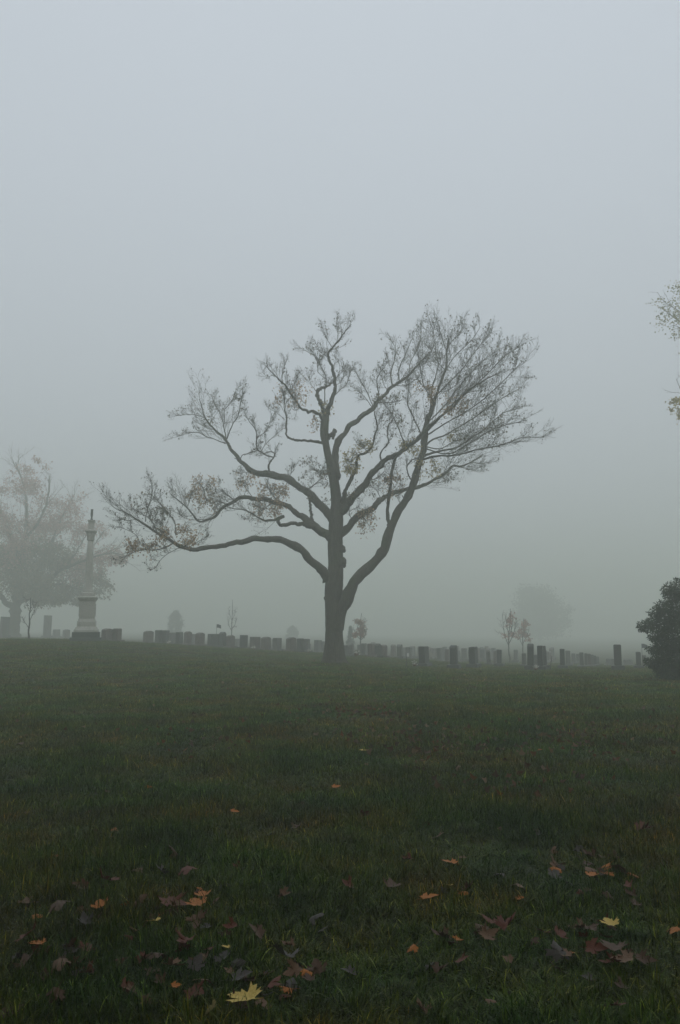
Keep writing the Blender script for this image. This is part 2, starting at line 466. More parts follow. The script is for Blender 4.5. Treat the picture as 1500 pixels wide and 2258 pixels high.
L_('735 1186 724 1178 714 1172 692 1158 676 1148 658 1134 640 1120 617 1110 583 1103 550 1100 520 1105 500 1112 487 1123 473 1140 453 1148 440 1148 427 1135 413 1120 390 1100 377 1090',
   [10, 9, 6, 5, 4.6, 3.4, 2.5, 1.6, .9], 2.5, .5,
   [('497 1110 480 1106 467 1110 453 1097 450 1080 440 1065', [1.6, .7], .8), ('413 1120 418 1105 422 1092', [.9, .5], -.6), ('453 1148 470 1135 480 1110', [.9, .5], .8),
    ('560 1100 545 1080 530 1062', [1, .5], -1.0), ('617 1110 600 1090 590 1072', [1.2, .6], .8), ('520 1105 500 1090 480 1075', [1, .5], -1.2), ('600 1107 585 1120 570 1130', [.9, .5], -1),
    ('427 1135 405 1140 390 1130', [.8, .5], .8)])
L_('714 1176 697 1166 667 1157 643 1155 620 1157 613 1150 618 1141 625 1137 612 1143 603 1147 583 1147 563 1137 543 1125 520 1122 500 1118',
   [5, 4.4, 4, 3.6, 1.9, 1.4, .8], -2.2, .55, [('583 1147 575 1130 560 1118', [.9, .5], .6)], flare=1.0)
L_('690 1150 686 1130 683 1110 682 1098 676 1086', [3, 2.6, 2.4], 1.3, .8, [], flare=1.0, dy0=.6)
L_('738 1150 728 1138 718 1124 704 1108 688 1092 670 1080 652 1068 636 1059 605 1046.5 584 1048 562 1040 541 1023.5 526 1010 510 991 499.6 973 489 962 473.5 947 452 921 447 902 440 880',
   [11, 10, 8.4, 7.6, 6.6, 4.2, 3, 1.9, .9], 3.8, .68,
   [('594 1045 594 1025 602 1010 605 999 593 996 580 1000', [2.8, 1.8, 1], -.8), ('602 1008 587 1003.5 575 997 567 991 566 967 564 948 541 918', [1.9, 1], -1.6),
    ('530 1012 535 1003.5 547 1000 568 993', [1.1, .8], -.8), ('500 976 495 945 489 921 473.5 890 465 870', [1.7, .8], 1.2), ('499.6 970 513 936 526 915 532 884 536 856', [1.6, .8], -1.2),
    ('496.5 935 495 905 510 887 519.5 862', [1.1, .6], .8), ('498 978 476.6 970 458 964 440 954.5 415 954.5 388 964', [1.5, .7], -1.4), ('452 921 430.6 914.6 409 914.6 384 918', [1.2, .6], 1),
    ('676 1080 691 1071 707 1056 707 1046 695 1035', [1.6, .8], -2), ('707 1046 722 1045 712 1030', [.9, .5], -1.5), ('566 967 590 945 600 910', [1, .6], -1.2), ('575 997 590 975 625 945', [1, .5], .6),
    ('560 1040 545 1042 525 1040', [.9, .5], -.8), ('473 947 458 945 440 935', [1, .5], .9), ('652 1068 640 1050 650 1035', [1, .5], 1.4)])
L_('742 1055 737.5 1030 740 1007 742 985 748 970 762 951 789 927 820 902 832 889 856.7 861 881 842.5 903 824 918 807 942.6 784 964 753.5',
   [8, 7, 6.2, 5.6, 4.8, 3.6, 2.6, 1.7, .9], 3.0, .55,
   [('832 887 835 867 830.6 842.5 834 830 847.5 809 857 793', [1.9, .8], -1), ('867 852 861 827 864 812 870.5 793 872 769 860 747', [1.9, .8], 1.2), ('820 897 807.6 879 789 861', [1.2, .6], -1.2),
    ('822 896 812 870 797 842 782 815', [1.4, .6], 1.4), ('835 888 863 887 887 882', [1.4, .7], -1.4), ('881 842 880 815 895 780 910 745', [1.5, .7], -1), ('903 824 905 800 925 760 930 720', [1.3, .6], 1),
    ('918 807 940 800 970 790', [1, .6], 1), ('872 850 895 850 920 835', [1.1, .6], -1.5), ('857 862 845 845 842 820', [1, .6], 1.6)], flare=1.0)
L_('722 915 726 902 733 875 739 856 740 835 734 813 725 792 725 778 733 767 742 758 759 734 775 715', [6, 4.4, 3.5, 3, 2.4, 1.6, .8], -1.2, .4,
   [('727 880 745 865 765 845 775 815', [1.4, .6], .9), ('740 838 750 815 745 790', [1, .5], -.8), ('728 790 705 775 690 755', [1, .5], .8), ('736 850 752 842 764 818', [1, .5], .6), ('733 767 720 745 712 725', [.9, .5], -.5),
    ('742 758 745 735 742 710', [.9, .5], .6)], flare=1.0)
L_('717 912 707 887 699 868.6 702 859 717 855 735 842', [5, 4.2, 3.4, 1.8], .8, .6,
   [('716 890 717 856 719 832 707 807 695 790', [1.5, .8], -.8), ('700 866 688 850 680 830', [1.1, .6], .6), ('707 807 700 790 660 765', [.9, .5], .5), ('716 834 700 815 715 780', [.9, .5], -.8)], flare=1.0)
L_('712 930 708 924 702 911 691 905 677.5 908 662 899 651 881 636 859 624 844 605 826 587 807', [3.6, 3, 2.4, 1.6, .9], -1.8, .4,
   [('662 899 650 905 640 895', [.9, .5], -.8), ('640 865 650 845 660 820', [1, .5], .8), ('624 844 622 825 630 800', [.9, .5], -.6), ('605 826 590 830 578 820', [.8, .5], .6)], flare=1.0)
L_('718 980 713 979 691 973 667 971 639 967 631.5 954.5 631.5 921 627 887 628 862', [3, 2.6, 2.2, 1.5, 1], 1.8, .55,
   [('628 925 610 910 592 900', [.8, .5], .6), ('630 890 645 870 655 850', [.9, .5], -.6)], flare=1.0)
L_('724 968 728 962 736 951 739.5 950 737 958 734 967', [3.6, 3.2, 2.6], -.4, 1.0, [], flare=1.0)
L_('752 1112 755 1104 764 1080 776 1054 783 1037 792.5 1005 811 996 823 977.5 826 959 832 944 829 925 826 907', [5, 4, 3, 2.2, 1.8, 1.2], -2.4, .6,
   [('776 1054 770 1035 775 1020', [1, .5], -.6), ('811 996 800 985 795 975', [1, .5], -.6)])
L_('750 1128 760 1120 778 1098 794 1078 810 1060 820 1042 844 1022 863 1011 884 996 903 980.5 924 965 939.5 947 964 925 995 901 1025 867 1071 836 1105 821', [10, 8, 6.6, 5, 4.2, 3.2, 2.4, 1.6, .9], -3.8, .5,
   [('843 1020 838 1008 841 996 857 977 855 959 858 934.5 866 928 860 905', [2, 1], -.8), ('893 987 887 965 875 934.5 866 913 869 901', [2, 1], 1.2), ('866 913 850 895 842 880', [1, .5], .8),
    ('995 901 1010 870 1020 840', [1, .5], -1), ('810 1060 830 1055 850 1040 848 1065', [1, .6], -1), ('903 980 900 960 910 940', [1.1, .5], -1), ('1025 867 1050 862 1080 860', [1, .5], -1)])
L_('745 1180 758 1170 776 1152 796 1134 820 1118 840 1102 858 1090 880 1084 900 1078 920 1073 949 1062 979 1045 998 1028 1016 1028 1041 1019 1065 1002', [10, 8, 6, 5, 4, 3.2, 2.2, 1], 3.8, .55,
   [('1010 1028 1040 1036 1062 1040', [1, .5], .6), ('979 1045 985 1030 1000 1015', [1, .5], -.7), ('820 1118 812 1130 800 1140', [1.2, .6], -1), ('780 1150 770 1130 790 1118', [1.2, .6], -1), ('840 1102 830 1080 815 1070', [1.2, .6], -1.2),
    ('949 1062 965 1065 985 1060', [.9, .5], .6), ('1041 1019 1060 1022 1085 1018', [.9, .5], -.6)])
L_('731 1430 737 1404 745 1378 754 1352 762 1328 769 1304 783 1281 800 1262 816 1250 834 1230 848 1210 854 1190 858 1170 864 1156 874 1140 888 1117 900 1094 910 1070 918 1050 926 1023 933 996 938 965 942.6 934.5 949 907 958 888.5 967 864 976 830 984 805.6 985.5 775 990 745',
   [7, 12.6, 12.6, 11.6, 10.5, 9.2, 8.6, 7.4, 6.6, 5.6, 3.6, 2.4, 1.4], -1.2, .80,
   [('856 1160 857 1140 856 1120 857 1100 861 1080 864 1060 867 1030 870.5 1011 887 996 905 982', [5, 4.2, 3.8, 3.2, 2.2], -1), ('906 1057 898 1042 898 1026.5 912 1013 930 1008', [2.2, 1.4], 1),
    ('930 1014 964 1006.5 995 1005 1025 999 1056 990 1090 985 1120.5 976 1148 965 1179 964 1200 964', [3.2, 2, 1.4, .8], -2.6), ('934 1005 964 997 1001 990 1025 976 1050 959 1074.5 941 1111 910 1148 898', [3.2, 2, 1.4, .8], 1.8),
    ('938 984 955 968 988.6 956 1025 934.5 1056 913 1087 891.5 1117 873 1148 855', [2.6, 1.6, .8], 3.0), ('943 950 970 922 995 894.6 1022 873 1050 848.6 1087 812 1114 784 1142 766', [2.4, 1.5, .8], -2.0),
    ('967 867 995 839 1019 815 1037.6 790 1074.5 741 1087 723', [1.9, 1.2, .7], 1.5), ('949 905 953 855 961 830 967 802.6 961 772 955 726 945.6 707.5', [2.3, 1.3, .7], 2),
    ('985 775 976 747 964 711', [1.3, .6], -.8), ('985 775 995 753.5 1016 732 1019 706', [1.3, .6], 1), ('935 975 918 934.5 909 913 899.6 891.5 901 855 903 836', [2.2, 1], 2.5),
    ('940 990 990 1000 1040 975 1090 945 1150 930', [1.8, .8], -3.2), ('945 930 985 890 1010 855 1060 800 1100 770', [1.8, .7], 3.5), ('940 960 980 935 1040 900 1100 850 1150 800', [1.9, .7], -4),
    ('976 830 1000 790 1040 750 1060 720', [1.3, .6], -1.5), ('958 888 935 850 925 800 920 760', [1.4, .6], -2.2), ('967 864 990 860 1030 830', [1.1, .6], -2.4), ('938 985 970 990 1010 970 1060 965', [1.6, .7], 3.2),
    ('981 815 960 790 940 750', [1.2, .6], 1.2), ('888 1117 878 1100 885 1085', [1, .5], -.6)], flare=1.0)
CLUST = [(450, 1075, 42, 26, 150, 0), (425, 1085, 30, 26, 40, 0), (600, 1085, 46, 24, 190, 0), (590, 1125, 42, 18, 170, 0), (390, 1182, 55, 18, 240, 0), (310, 1208, 38, 13, 130, 0), (810, 1150, 20, 30, 150, 0),
         (775, 1020, 18, 28, 160, 1), (805, 985, 22, 10, 90, 1), (716, 905, 12, 20, 90, 1), (640, 868, 45, 30, 100, 0), (905, 990, 26, 12, 110, 1), (1002, 965, 16, 8, 50, 1), (935, 868, 26, 22, 110, 0),
         (1005, 890, 34, 26, 120, 0), (945, 1035, 30, 20, 90, 1), (870, 1070, 26, 24, 90, 0), (690, 1035, 40, 30, 70, 2), (540, 1060, 30, 20, 60, 0), (1000, 1050, 25, 14, 45, 2), (705, 1085, 30, 30, 60, 2),
         (800, 1085, 40, 30, 70, 2), (500, 905, 60, 40, 60, 2), (1060, 940, 70, 50, 110, 2), (1100, 890, 50, 40, 60, 2), (340, 1110, 50, 40, 50, 2), (1130, 780, 25, 20, 30, 2), (700, 935, 14, 18, 40, 0), (455, 1115, 25, 18, 60, 0), (860, 900, 40, 60, 50, 2)]
CPAL = [[(.46, .29, .15), (.38, .24, .13), (.52, .36, .19), (.30, .20, .11)], [(.46, .38, .14), (.38, .32, .14), (.48, .35, .12)], [(.16, .15, .09), (.22, .16, .09), (.13, .13, .08)]]
all_br = []       # (branch, limb object)
limb_objs = []
for (pts, hw, dy0, dy1, t0, subs, flare) in limbs:
    main = trace(pts, hw, YT, dy0, dy1, 60)
    B = Batch(); limb_mesh(B, main, 12, .035, .04, rng, flare)
    sp_, sr_ = spawn(main.P[None], main.R[None], 7, .1, .75, .02, (.08, .35), (.6, 1.3), .1, 4, rng, .2, .03, .6, rmin=.008); B.tubes(sp_, sr_, 5, True)
    lo = under(B.build('limb', M_bark), maple); limb_objs.append(lo)
    par = [(main, t0)]
    BB = Batch()
    for (sp, sh, sdy) in subs:
        bch = trace(pairs(sp), [h_ * .85 for h_ in sh], YT, 0, sdy, 24, main)
        limb_mesh(BB, bch, 6, .04, .03, rng)
        par.append((bch, .18))
    bo = BB.build('branches', M_bark)
    if bo: bo.parent = lo; bo['kind'] = 'stuff'
    TB = Batch(); tips = []
    for (bch, tt) in par:
        all_br.append((bch, lo))
        if tt >= 1: continue
        Pk, _ = resample(np.concatenate([bch.P, bch.R[:, None]], 1), 16)
        m1 = max(4, int(bch.L * (1 - tt) / .19))
        P1, R1 = spawn(Pk[None, :, :3], Pk[None, :, 3], m1, tt, 1.0, .28, (.45, 1.6), (.25, .75), .34, 7, rng, .12, .0078, rmin=.0038)
        P2, R2 = spawn(P1, R1, 7, .12, 1.0, .48, (.25, 1.0), (.25, .8), .28, 5, rng, .16, .0048, rmin=.0030)
        P3, R3 = spawn(P2, R2, 5, .2, 1.0, .5, (.12, .5), (.3, .85), .22, 4, rng, .2, .0034, rmin=.0024)
        TB.tubes(P1, R1, 4); TB.tubes(P2, R2, 3); TB.tubes(P3, R3, 3)
        tips.append(P3[:, -1])
    tw = TB.build('twigs', M_bark)
    if tw: tw.parent = lo; tw['kind'] = 'stuff'
    if tips:
        tips = np.concatenate(tips)
        k = rng.random(len(tips)) < .13
        LB = Batch(); leaves(LB, tips[k], .085, [(.13, .12, .08), (.18, .13, .08), (.10, .10, .07)], rng, .8)
        so = LB.build('sparse_leaves', M_leaf, None, False)
        if so: so.parent = lo; so['kind'] = 'stuff'
# hanging clusters of withered leaves, each on its own spray of twigs
allpx = np.concatenate([b.px for b, _ in all_br]); allP = np.concatenate([b.P for b, _ in all_br]); alld = np.concatenate([b.dy for b, _ in all_br])
own = np.concatenate([np.full(len(b.P), i) for i, (b, _) in enumerate(all_br)])
for (cx, cy_, rx, ry, n, pal) in CLUST:
    d2 = ((allpx - np.array([cx, cy_])) ** 2).sum(1)
    j = int(np.argmin(d2)); near = np.argsort(d2)[:25]
    lo = all_br[own[j]][1]
    nt_ = max(8, n // 6)
    Yc = YT + alld[j]
    rad = rng.random((nt_, 3)) ** .6 * np.sign(rng.normal(size=(nt_, 3)))
    ln = np.linalg.norm(rad, axis=1, keepdims=True); rad = rad / np.maximum(1, ln)
    tgt = ray_pt(cx + rad[:, 0] * rx, cy_ + rad[:, 1] * ry, Yc + rad[:, 2] * rx / F0 * Yc * .8)
    dd = ((allP[near][None] - tgt[:, None]) ** 2).sum(-1)
    st = allP[near][np.argmin(dd, 1)]
    tt = np.linspace(0, 1, 6)[None, :, None]
    mid = (st + tgt) / 2 + rng.normal(size=st.shape) * .12 + np.array([0, 0, .12])
    P = (1 - tt) ** 2 * st[:, None] + 2 * tt * (1 - tt) * mid[:, None] + tt ** 2 * tgt[:, None]
    R = np.linspace(.009, .004, 6)[None] * np.ones((nt_, 1))
    TB = Batch(); TB.tubes(P, R, 3)
    P2, R2 = spawn(P, R, 4, .4, 1, .3, (.12, .4), (.4, .9), .0, 4, rng, .2, .006)
    TB.tubes(P2, R2, 3)
    tw = TB.build('leaf_spray', M_bark); tw.parent = lo; tw['kind'] = 'stuff'
    pool = np.concatenate([P[:, 3:].reshape(-1, 3), P2[:, 1:].reshape(-1, 3)])
    pos = pool[rng.integers(0, len(pool), n * 2)] + rng.normal(size=(n * 2, 3)) * .10
    LB = Batch(); leaves(LB, pos, .10, CPAL[pal], rng, .9)
    so = LB.build('leaf_cluster', M_leaf, None, False); so.parent = lo; so['kind'] = 'stuff'

# ------------------------------------------------------------------ other trees
def simple_tree(name, label, px, Y, base_py, trunk, limbs_px, clouds, leaf, palette, seed, bark_m=M_bark, group=None, twig=(5, 4), droop=.6, cat='tree', depth=4.0, spawn_clip=(.5, 3.0), shape=LEAF, mul=1.0):
    """trunk / limbs followed in the photograph, crown of leaf clouds (cx, cy, rx, ry, n, palette)"""
    rng = np.random.default_rng(seed)
    x = wx(px, Y, base_py); zb = z1(x, Y)
    root = empty(name, (x, Y, zb)); tag(root, label, cat, group)
    def up(o):
        if o is not None: o.parent = root; o.matrix_parent_inverse = Matrix.Translation(-Vector(root.location))
        return o
    tp, th = trunk
    tr = trace(pairs(tp), th, Y, 0, 0, 30)
    tr.P[0, 2] = min(tr.P[0, 2], zb - .1)
    B = Batch(); limb_mesh(B, tr, 14, .03, .04, rng, 1.3); up(B.build('trunk', bark_m))
    brs = [tr]
    TW = Batch(); tips = []
    for (lp, lh, ld) in limbs_px:
        b_ = trace(pairs(lp), lh, Y, 0, ld, 30, tr)
        B = Batch(); limb_mesh(B, b_, 8, .05, .03, rng); up(B.build('limb', bark_m)); brs.append(b_)
    for b_ in brs[(1 if limbs_px else 0):]:
        Pk, _ = resample(np.concatenate([b_.P, b_.R[:, None]], 1), 14)
        m1 = max(4, int(b_.L / .7 * twig[0] / 5))
        P1, R1 = spawn(Pk[None, :, :3], Pk[None, :, 3], m1, .3, 1, .38, spawn_clip, (.35, .9), .3, 6, rng, .16, .035, rmin=.006)
        P2, R2 = spawn(P1, R1, twig[1], .2, 1, .45, (.2, 1.4), (.35, .9), .2, 5, rng, .2, .014, rmin=.005)
        P3, R3 = spawn(P2, R2, 3, .3, 1, .5, (.12, .7), (.3, .9), .1, 4, rng, .2, .008, rmin=.004)
        TW.tubes(P1, R1, 4); TW.tubes(P2, R2, 3); TW.tubes(P3, R3, 3); tips.append(np.concatenate([P2[:, -1], P3[:, -1]]))
    t_ = TW.build('twigs', bark_m); up(t_)
    if t_: t_['kind'] = 'stuff'
    LB = Batch()
    for (cx, cy_, rx, ry, n, pal, dz) in clouds:
        n = int(n * mul)
        # clumpy: leaves gather round random clump centres inside the ellipsoid
        k = max(6, n // 45)
        g = rng.normal(size=(k, 3)); g = nrm(g) * (rng.random((k, 1)) ** .45)
        cen = ray_pt(cx + g[:, 0] * rx, cy_ + g[:, 1] * ry, Y + dz + g[:, 2] * rx / F0 * Y)
        pick = rng.integers(0, k, n)
        sp = max(.12, rx / F0 * Y * .17)
        pos = cen[pick] + rng.normal(size=(n, 3)) * np.array([sp, sp, sp * .7])
        leaves(LB, pos, leaf, palette[pal], rng, droop, shape)
    if tips and leaf and not clouds:
        pass
    c_ = LB.build('crown', M_leaf, None, False); up(c_)
    if c_: c_['kind'] = 'stuff'
    return root

RED = [(.44, .25, .20), (.36, .21, .17), (.50, .31, .25)]
OLV = [(.16, .155, .085), (.20, .17, .095), (.13, .14, .075), (.24, .18, .10)]
YGR = [(.26, .25, .10), (.22, .24, .11), (.30, .26, .10)]
DGR = [(.03, .05, .03), (.04, .06, .035), (.025, .042, .026)]
simple_tree('maple_tree', 'broad fog-veiled maple with dull pink and olive leaves behind the column', 32, 98, 1402,
   ('31 1412 31 1390 33 1360 36 1335 42 1310 47 1270', [14, 12, 11, 11, 9]),
   [('40 1320 50 1250 56 1190 60 1130 52 1070 35 1020', [9, 6, 4, 2.5, 1.2], 2), ('34 1345 15 1328 2 1316 -20 1290 -45 1250', [7, 6, 4, 2], -3), ('44 1310 75 1270 105 1215 125 1170 145 1125 165 1090', [7, 5, 3.5, 2, 1], 3),
    ('38 1330 70 1310 100 1290 140 1255 190 1235 240 1220 275 1225', [6, 5, 4, 3, 2, 1], -4), ('50 1260 30 1200 10 1150 -10 1100 -30 1070', [5, 4, 2.5, 1], 3), ('56 1190 85 1150 105 1100 110 1050', [4, 2.5, 1], -3),
    ('100 1290 140 1290 180 1300 210 1310', [3, 2, 1], 2), ('46 1290 20 1255 -20 1220 -70 1200 -110 1190', [6, 4, 2, 1], -2), ('190 1236 210 1200 230 1170', [2, 1], 2), ('140 1255 170 1215 190 1180', [2.2, 1], -1)],
   [(30, 1210, 60, 60, 1500, 0, 0), (110, 1230, 60, 50, 1500, 1, 0), (90, 1165, 60, 45, 1000, 0, 2), (60, 1280, 65, 40, 1900, 1, -2), (170, 1255, 60, 35, 1000, 0, 2), (95, 1315, 40, 20, 900, 1, -3), (150, 1300, 45, 28, 700, 1, 1),
    (235, 1225, 45, 22, 500, 0, 0), (210, 1290, 45, 35, 520, 1, 2), (170, 1325, 28, 14, 220, 1, 0), (-30, 1250, 70, 60, 1700, 1, 0), (-80, 1190, 60, 50, 900, 0, 2), (50, 1075, 55, 42, 480, 0, 0), (140, 1120, 60, 42, 520, 0, 0), (190, 1170, 45, 36, 420, 0, 2), (70, 1035, 40, 25, 130, 0, 0), (0, 1150, 50, 40, 700, 0, 0)],
   0.28, [RED, OLV], 21, twig=(5, 5), spawn_clip=(.8, 4), mul=2.2)
simple_tree('maple_tree', 'leafy yellow-green maple whose outer sprays reach in at the upper right', 1760, 38, 1478,
   ('1760 1490 1758 1440 1755 1300 1750 1150 1740 1050', [30, 24, 21, 18, 13]),
   [('1752 1180 1700 1080 1640 990 1570 935 1510 905', [11, 8, 5, 3, 1.2], -1.5), ('1745 1090 1690 950 1630 830 1560 740 1500 690', [10, 7, 5, 3, 1.2], 1.0), ('1740 1050 1730 900 1720 760 1700 620 1690 520', [11, 8, 6, 3, 1], 2), ('1745 1080 1800 930 1850 780 1890 650', [10, 7, 4, 1.5], 3),
    ('1752 1180 1830 1080 1920 990 1990 920', [10, 7, 4, 1.5], -3), ('1735 950 1660 800 1590 670 1545 600', [6, 4, 2.5, 1], -3), ('1740 1060 1745 900 1780 750 1790 600', [9, 6, 3, 1], -4)],
   [(1514, 690, 66, 68, 1500, 0, 1), (1506, 905, 36, 32, 700, 1, -1.2), (1600, 780, 80, 70, 900, 0, 1), (1600, 940, 70, 60, 700, 0, -1), (1690, 640, 100, 100, 1400, 0, 1), (1780, 740, 110, 130, 1700, 0, 0), (1870, 800, 100, 110, 1400, 0, 2), (1930, 960, 90, 80, 1000, 0, -2), (1700, 880, 110, 100, 1500, 0, -2),
    (1560, 625, 50, 50, 300, 0, -2)],
   .11, [YGR, [(.38, .30, .08), (.34, .29, .10), (.42, .32, .09)]], 31, spawn_clip=(.5, 2.0))
simple_tree('broadleaf_tree', 'ghostly round-crowned tree barely showing through the fog on the right', 1190, 230, 1424,
   ('1190 1432 1190 1410 1189 1390 1188 1360 1186 1330', [5, 4, 3.5, 2.5, 1.5]),
   [('1189 1395 1165 1370 1145 1345', [3, 2, 1], 3), ('1189 1390 1215 1365 1232 1345', [3, 2, 1], -3), ('1188 1365 1175 1330 1165 1305', [2, 1], 2), ('1188 1360 1200 1325 1212 1300', [2, 1], -2)],
   [(1185, 1320, 45, 36, 2200, 0, 0), (1165, 1355, 42, 36, 1600, 0, 3), (1215, 1355, 45, 38, 1700, 0, -3), (1190, 1385, 55, 22, 1500, 0, 0)],
   .62, [DGR], 41, spawn_clip=(1, 5), mul=1.6)
simple_tree('young_maple', 'small young maple with dull red leaves right of the big trunk', 795, 66, 1446,
   ('796 1450 796 1430 795.5 1410 795 1390 796 1365 798 1352', [1.5, 1.3, 1, .7, .4]),
   [('796 1412 786 1400 780 1385', [.7, .4], .4), ('796 1412 806 1400 809 1385', [.7, .4], -.4), ('795 1395 788 1380 787 1368', [.6, .3], .4), ('796 1395 803 1380 803 1366', [.6, .3], -.3)],
   [(795, 1375, 10, 18, 330, 0, 0), (792, 1395, 13, 13, 330, 0, 0), (803, 1397, 9, 12, 200, 0, 0)],
   .15, [[(.40, .24, .18), (.34, .21, .17), (.44, .28, .20)]], 51, M_bark_red, spawn_clip=(.2, .8))
simple_tree('young_maple', 'slim young tree with thin pinkish leaves, left of the pair on the right', 1123, 62, 1462,
   ('1123 1468 1123 1440 1122 1415 1123 1390 1125 1365 1126 1342', [1.6, 1.3, 1, .7, .4]),
   [('1122 1425 1113 1400 1110 1375 1108 1355', [.8, .6, .3], .5), ('1122 1420 1134 1395 1138 1370', [.8, .6, .3], -.5), ('1123 1410 1119 1385 1115 1360', [.7, .3], -.5), ('1123 1405 1130 1380 1131 1356', [.7, .3], .4)],
   [(1122, 1372, 10, 18, 130, 0, 0), (1131, 1395, 9, 14, 90, 0, 0), (1114, 1395, 8, 14, 60, 0, 0), (1128, 1357, 8, 8, 40, 0, 0)],
   .14, [RED], 61, M_bark_red, spawn_clip=(.2, .9))
simple_tree('young_maple', 'young tree with dull pinkish leaves, right of the pair on the right', 1153, 72, 1458,
   ('1153 1466 1153 1440 1153 1415 1154 1390 1155 1365', [1.3, 1.1, .9, .4]),
   [('1153 1425 1145 1405 1146 1385', [.7, .3], .5), ('1153 1420 1163 1400 1167 1390', [.7, .3], -.5), ('1154 1405 1160 1385 1159 1370', [.6, .3], .4)],
   [(1156, 1384, 8, 14, 220, 0, 0), (1150, 1398, 10, 12, 220, 0, 0), (1163, 1403, 8, 11, 150, 0, 0)],
   .16, [RED], 71, M_bark_red, spawn_clip=(.2, .8))
simple_tree('young_tree', 'bare thin sapling standing in front of the foggy maple on the left', 64, 46, 1411,
   ('62.5 1414 63.5 1395 65 1375 66 1355 67 1335 68 1318', [1.9, 1.6, 1.3, .9, .5]),
   [('64 1385 57 1375 50 1366', [.7, .3], .3), ('65 1370 72 1356 79 1342', [.7, .3], -.3), ('66 1350 61 1335 58 1322', [.5, .3], .3), ('66 1352 74 1338 76 1325', [.5, .3], .3)],
   [(66, 1338, 9, 9, 26, 0, 0), (76, 1338, 6, 5, 16, 0, 0)], .08, [OLV], 81, M_bark_red, twig=(3, 2), spawn_clip=(.15, .5))
simple_tree('young_tree', 'bare faint sapling rising behind the middle of the headstone row', 512, 74, 1424,
   ('510 1428 510.5 1405 511 1385 512.5 1360 513 1335 513 1322', [1.2, 1, .8, .6, .3]),
   [('511 1392 505 1378 503 1364', [.5, .3], .4), ('511 1388 519 1376 522 1364', [.5, .3], -.4), ('512 1370 507 1355 506 1345', [.4, .3], .3), ('512 1368 518 1354 519 1344', [.4, .3], -.3)],
   [(512, 1370, 9, 18, 30, 0, 0)], .1, [OLV], 91, M_bark_red, twig=(3, 3), spawn_clip=(.2, .7))
def added_shade_maple(label, x, y, h, seed, spread, n, t0=.44):
    """unseen full-crowned maple, added around the viewpoint to shade the near grass and fog"""
    rng = np.random.default_rng(seed); zb = z1(x, y)
    root = empty('maple_tree', (x, y, zb)); tag(root, label, 'tree', 'unseen maples added around the viewpoint for shade')
    B = Batch(); P = np.array([[[0, 0, -.3], [.05, 0, 1.5], [-.05, .1, h * .3], [.1, 0, h * .55], [0, 0, h * .9]]]); R = np.array([[.62, .48, .4, .3, .08]])
    Pk, _ = resample(np.concatenate([P[0], R[0][:, None]], 1), 24)
    B.tubes(Pk[None, :, :3], Pk[None, :, 3], 16, True, .03, rng); B.build('trunk', M_bark, root)
    P1, R1 = spawn(Pk[None, :, :3], Pk[None, :, 3], 26, t0, .95, .75, (4.5, spread), (.7, 1.15), .2, 8, rng, .08, .14)
    for k in range(len(P1)):
        B = Batch(); B.tubes(P1[k:k + 1], R1[k:k + 1], 8, True, .03, rng); B.build('limb', M_bark, root)
    P2, R2 = spawn(P1, R1, 9, .25, 1, .42, (.8, 3.0), (.4, 1.0), .15, 6, rng, .15, .04)
    P3, R3 = spawn(P2, R2, 6, .25, 1, .4, (.3, 1.2), (.4, 1.0), .1, 4, rng, .18, .014)
    B = Batch(); B.tubes(P2, R2, 4); B.tubes(P3, R3, 3); t_ = B.build('twigs', M_bark, root); t_['kind'] = 'stuff'
    pool = np.concatenate([P2[:, 2:].reshape(-1, 3), P3[:, 1:].reshape(-1, 3)])
    n = int(n * .55)
    pos = pool[rng.integers(0, len(pool), n)] + rng.normal(size=(n, 3)) * .32
    n_l = len(pos); LB = Batch(); leaves(LB, pos, .33, [(.16, .08, .03), (.20, .12, .04), (.10, .08, .03), (.12, .05, .02)], rng, .4, PLAIN)
    c_ = LB.build('crown', M_leaf, root, False); c_['kind'] = 'stuff'
added_shade_maple('unseen full-crowned maple added for shade beside the viewpoint to the left', -8.6, 4.2, 20, 301, 10.5, 52000)  # six out-of-view trees added to darken the nearest lawn and air
added_shade_maple('unseen full-crowned maple added for shade beside the viewpoint to the right', 9.6, 3.0, 21, 302, 10.2, 52000)
added_shade_maple('unseen full-crowned maple added for shade directly behind the viewpoint', 0.3, -4.2, 22, 303, 13.0, 90000, .26)
added_shade_maple('unseen full-crowned maple added for shade farther behind the viewpoint to the left', -10.5, -7.0, 19, 304, 10.5, 50000, .16)
added_shade_maple('unseen full-crowned maple added for shade farther behind the viewpoint to the right', 10.5, -7.5, 20, 305, 10.5, 50000, .16)
added_shade_maple('unseen full-crowned maple added for shade far behind the viewpoint', 1.0, -14.0, 20, 306, 10.5, 50000, .14)
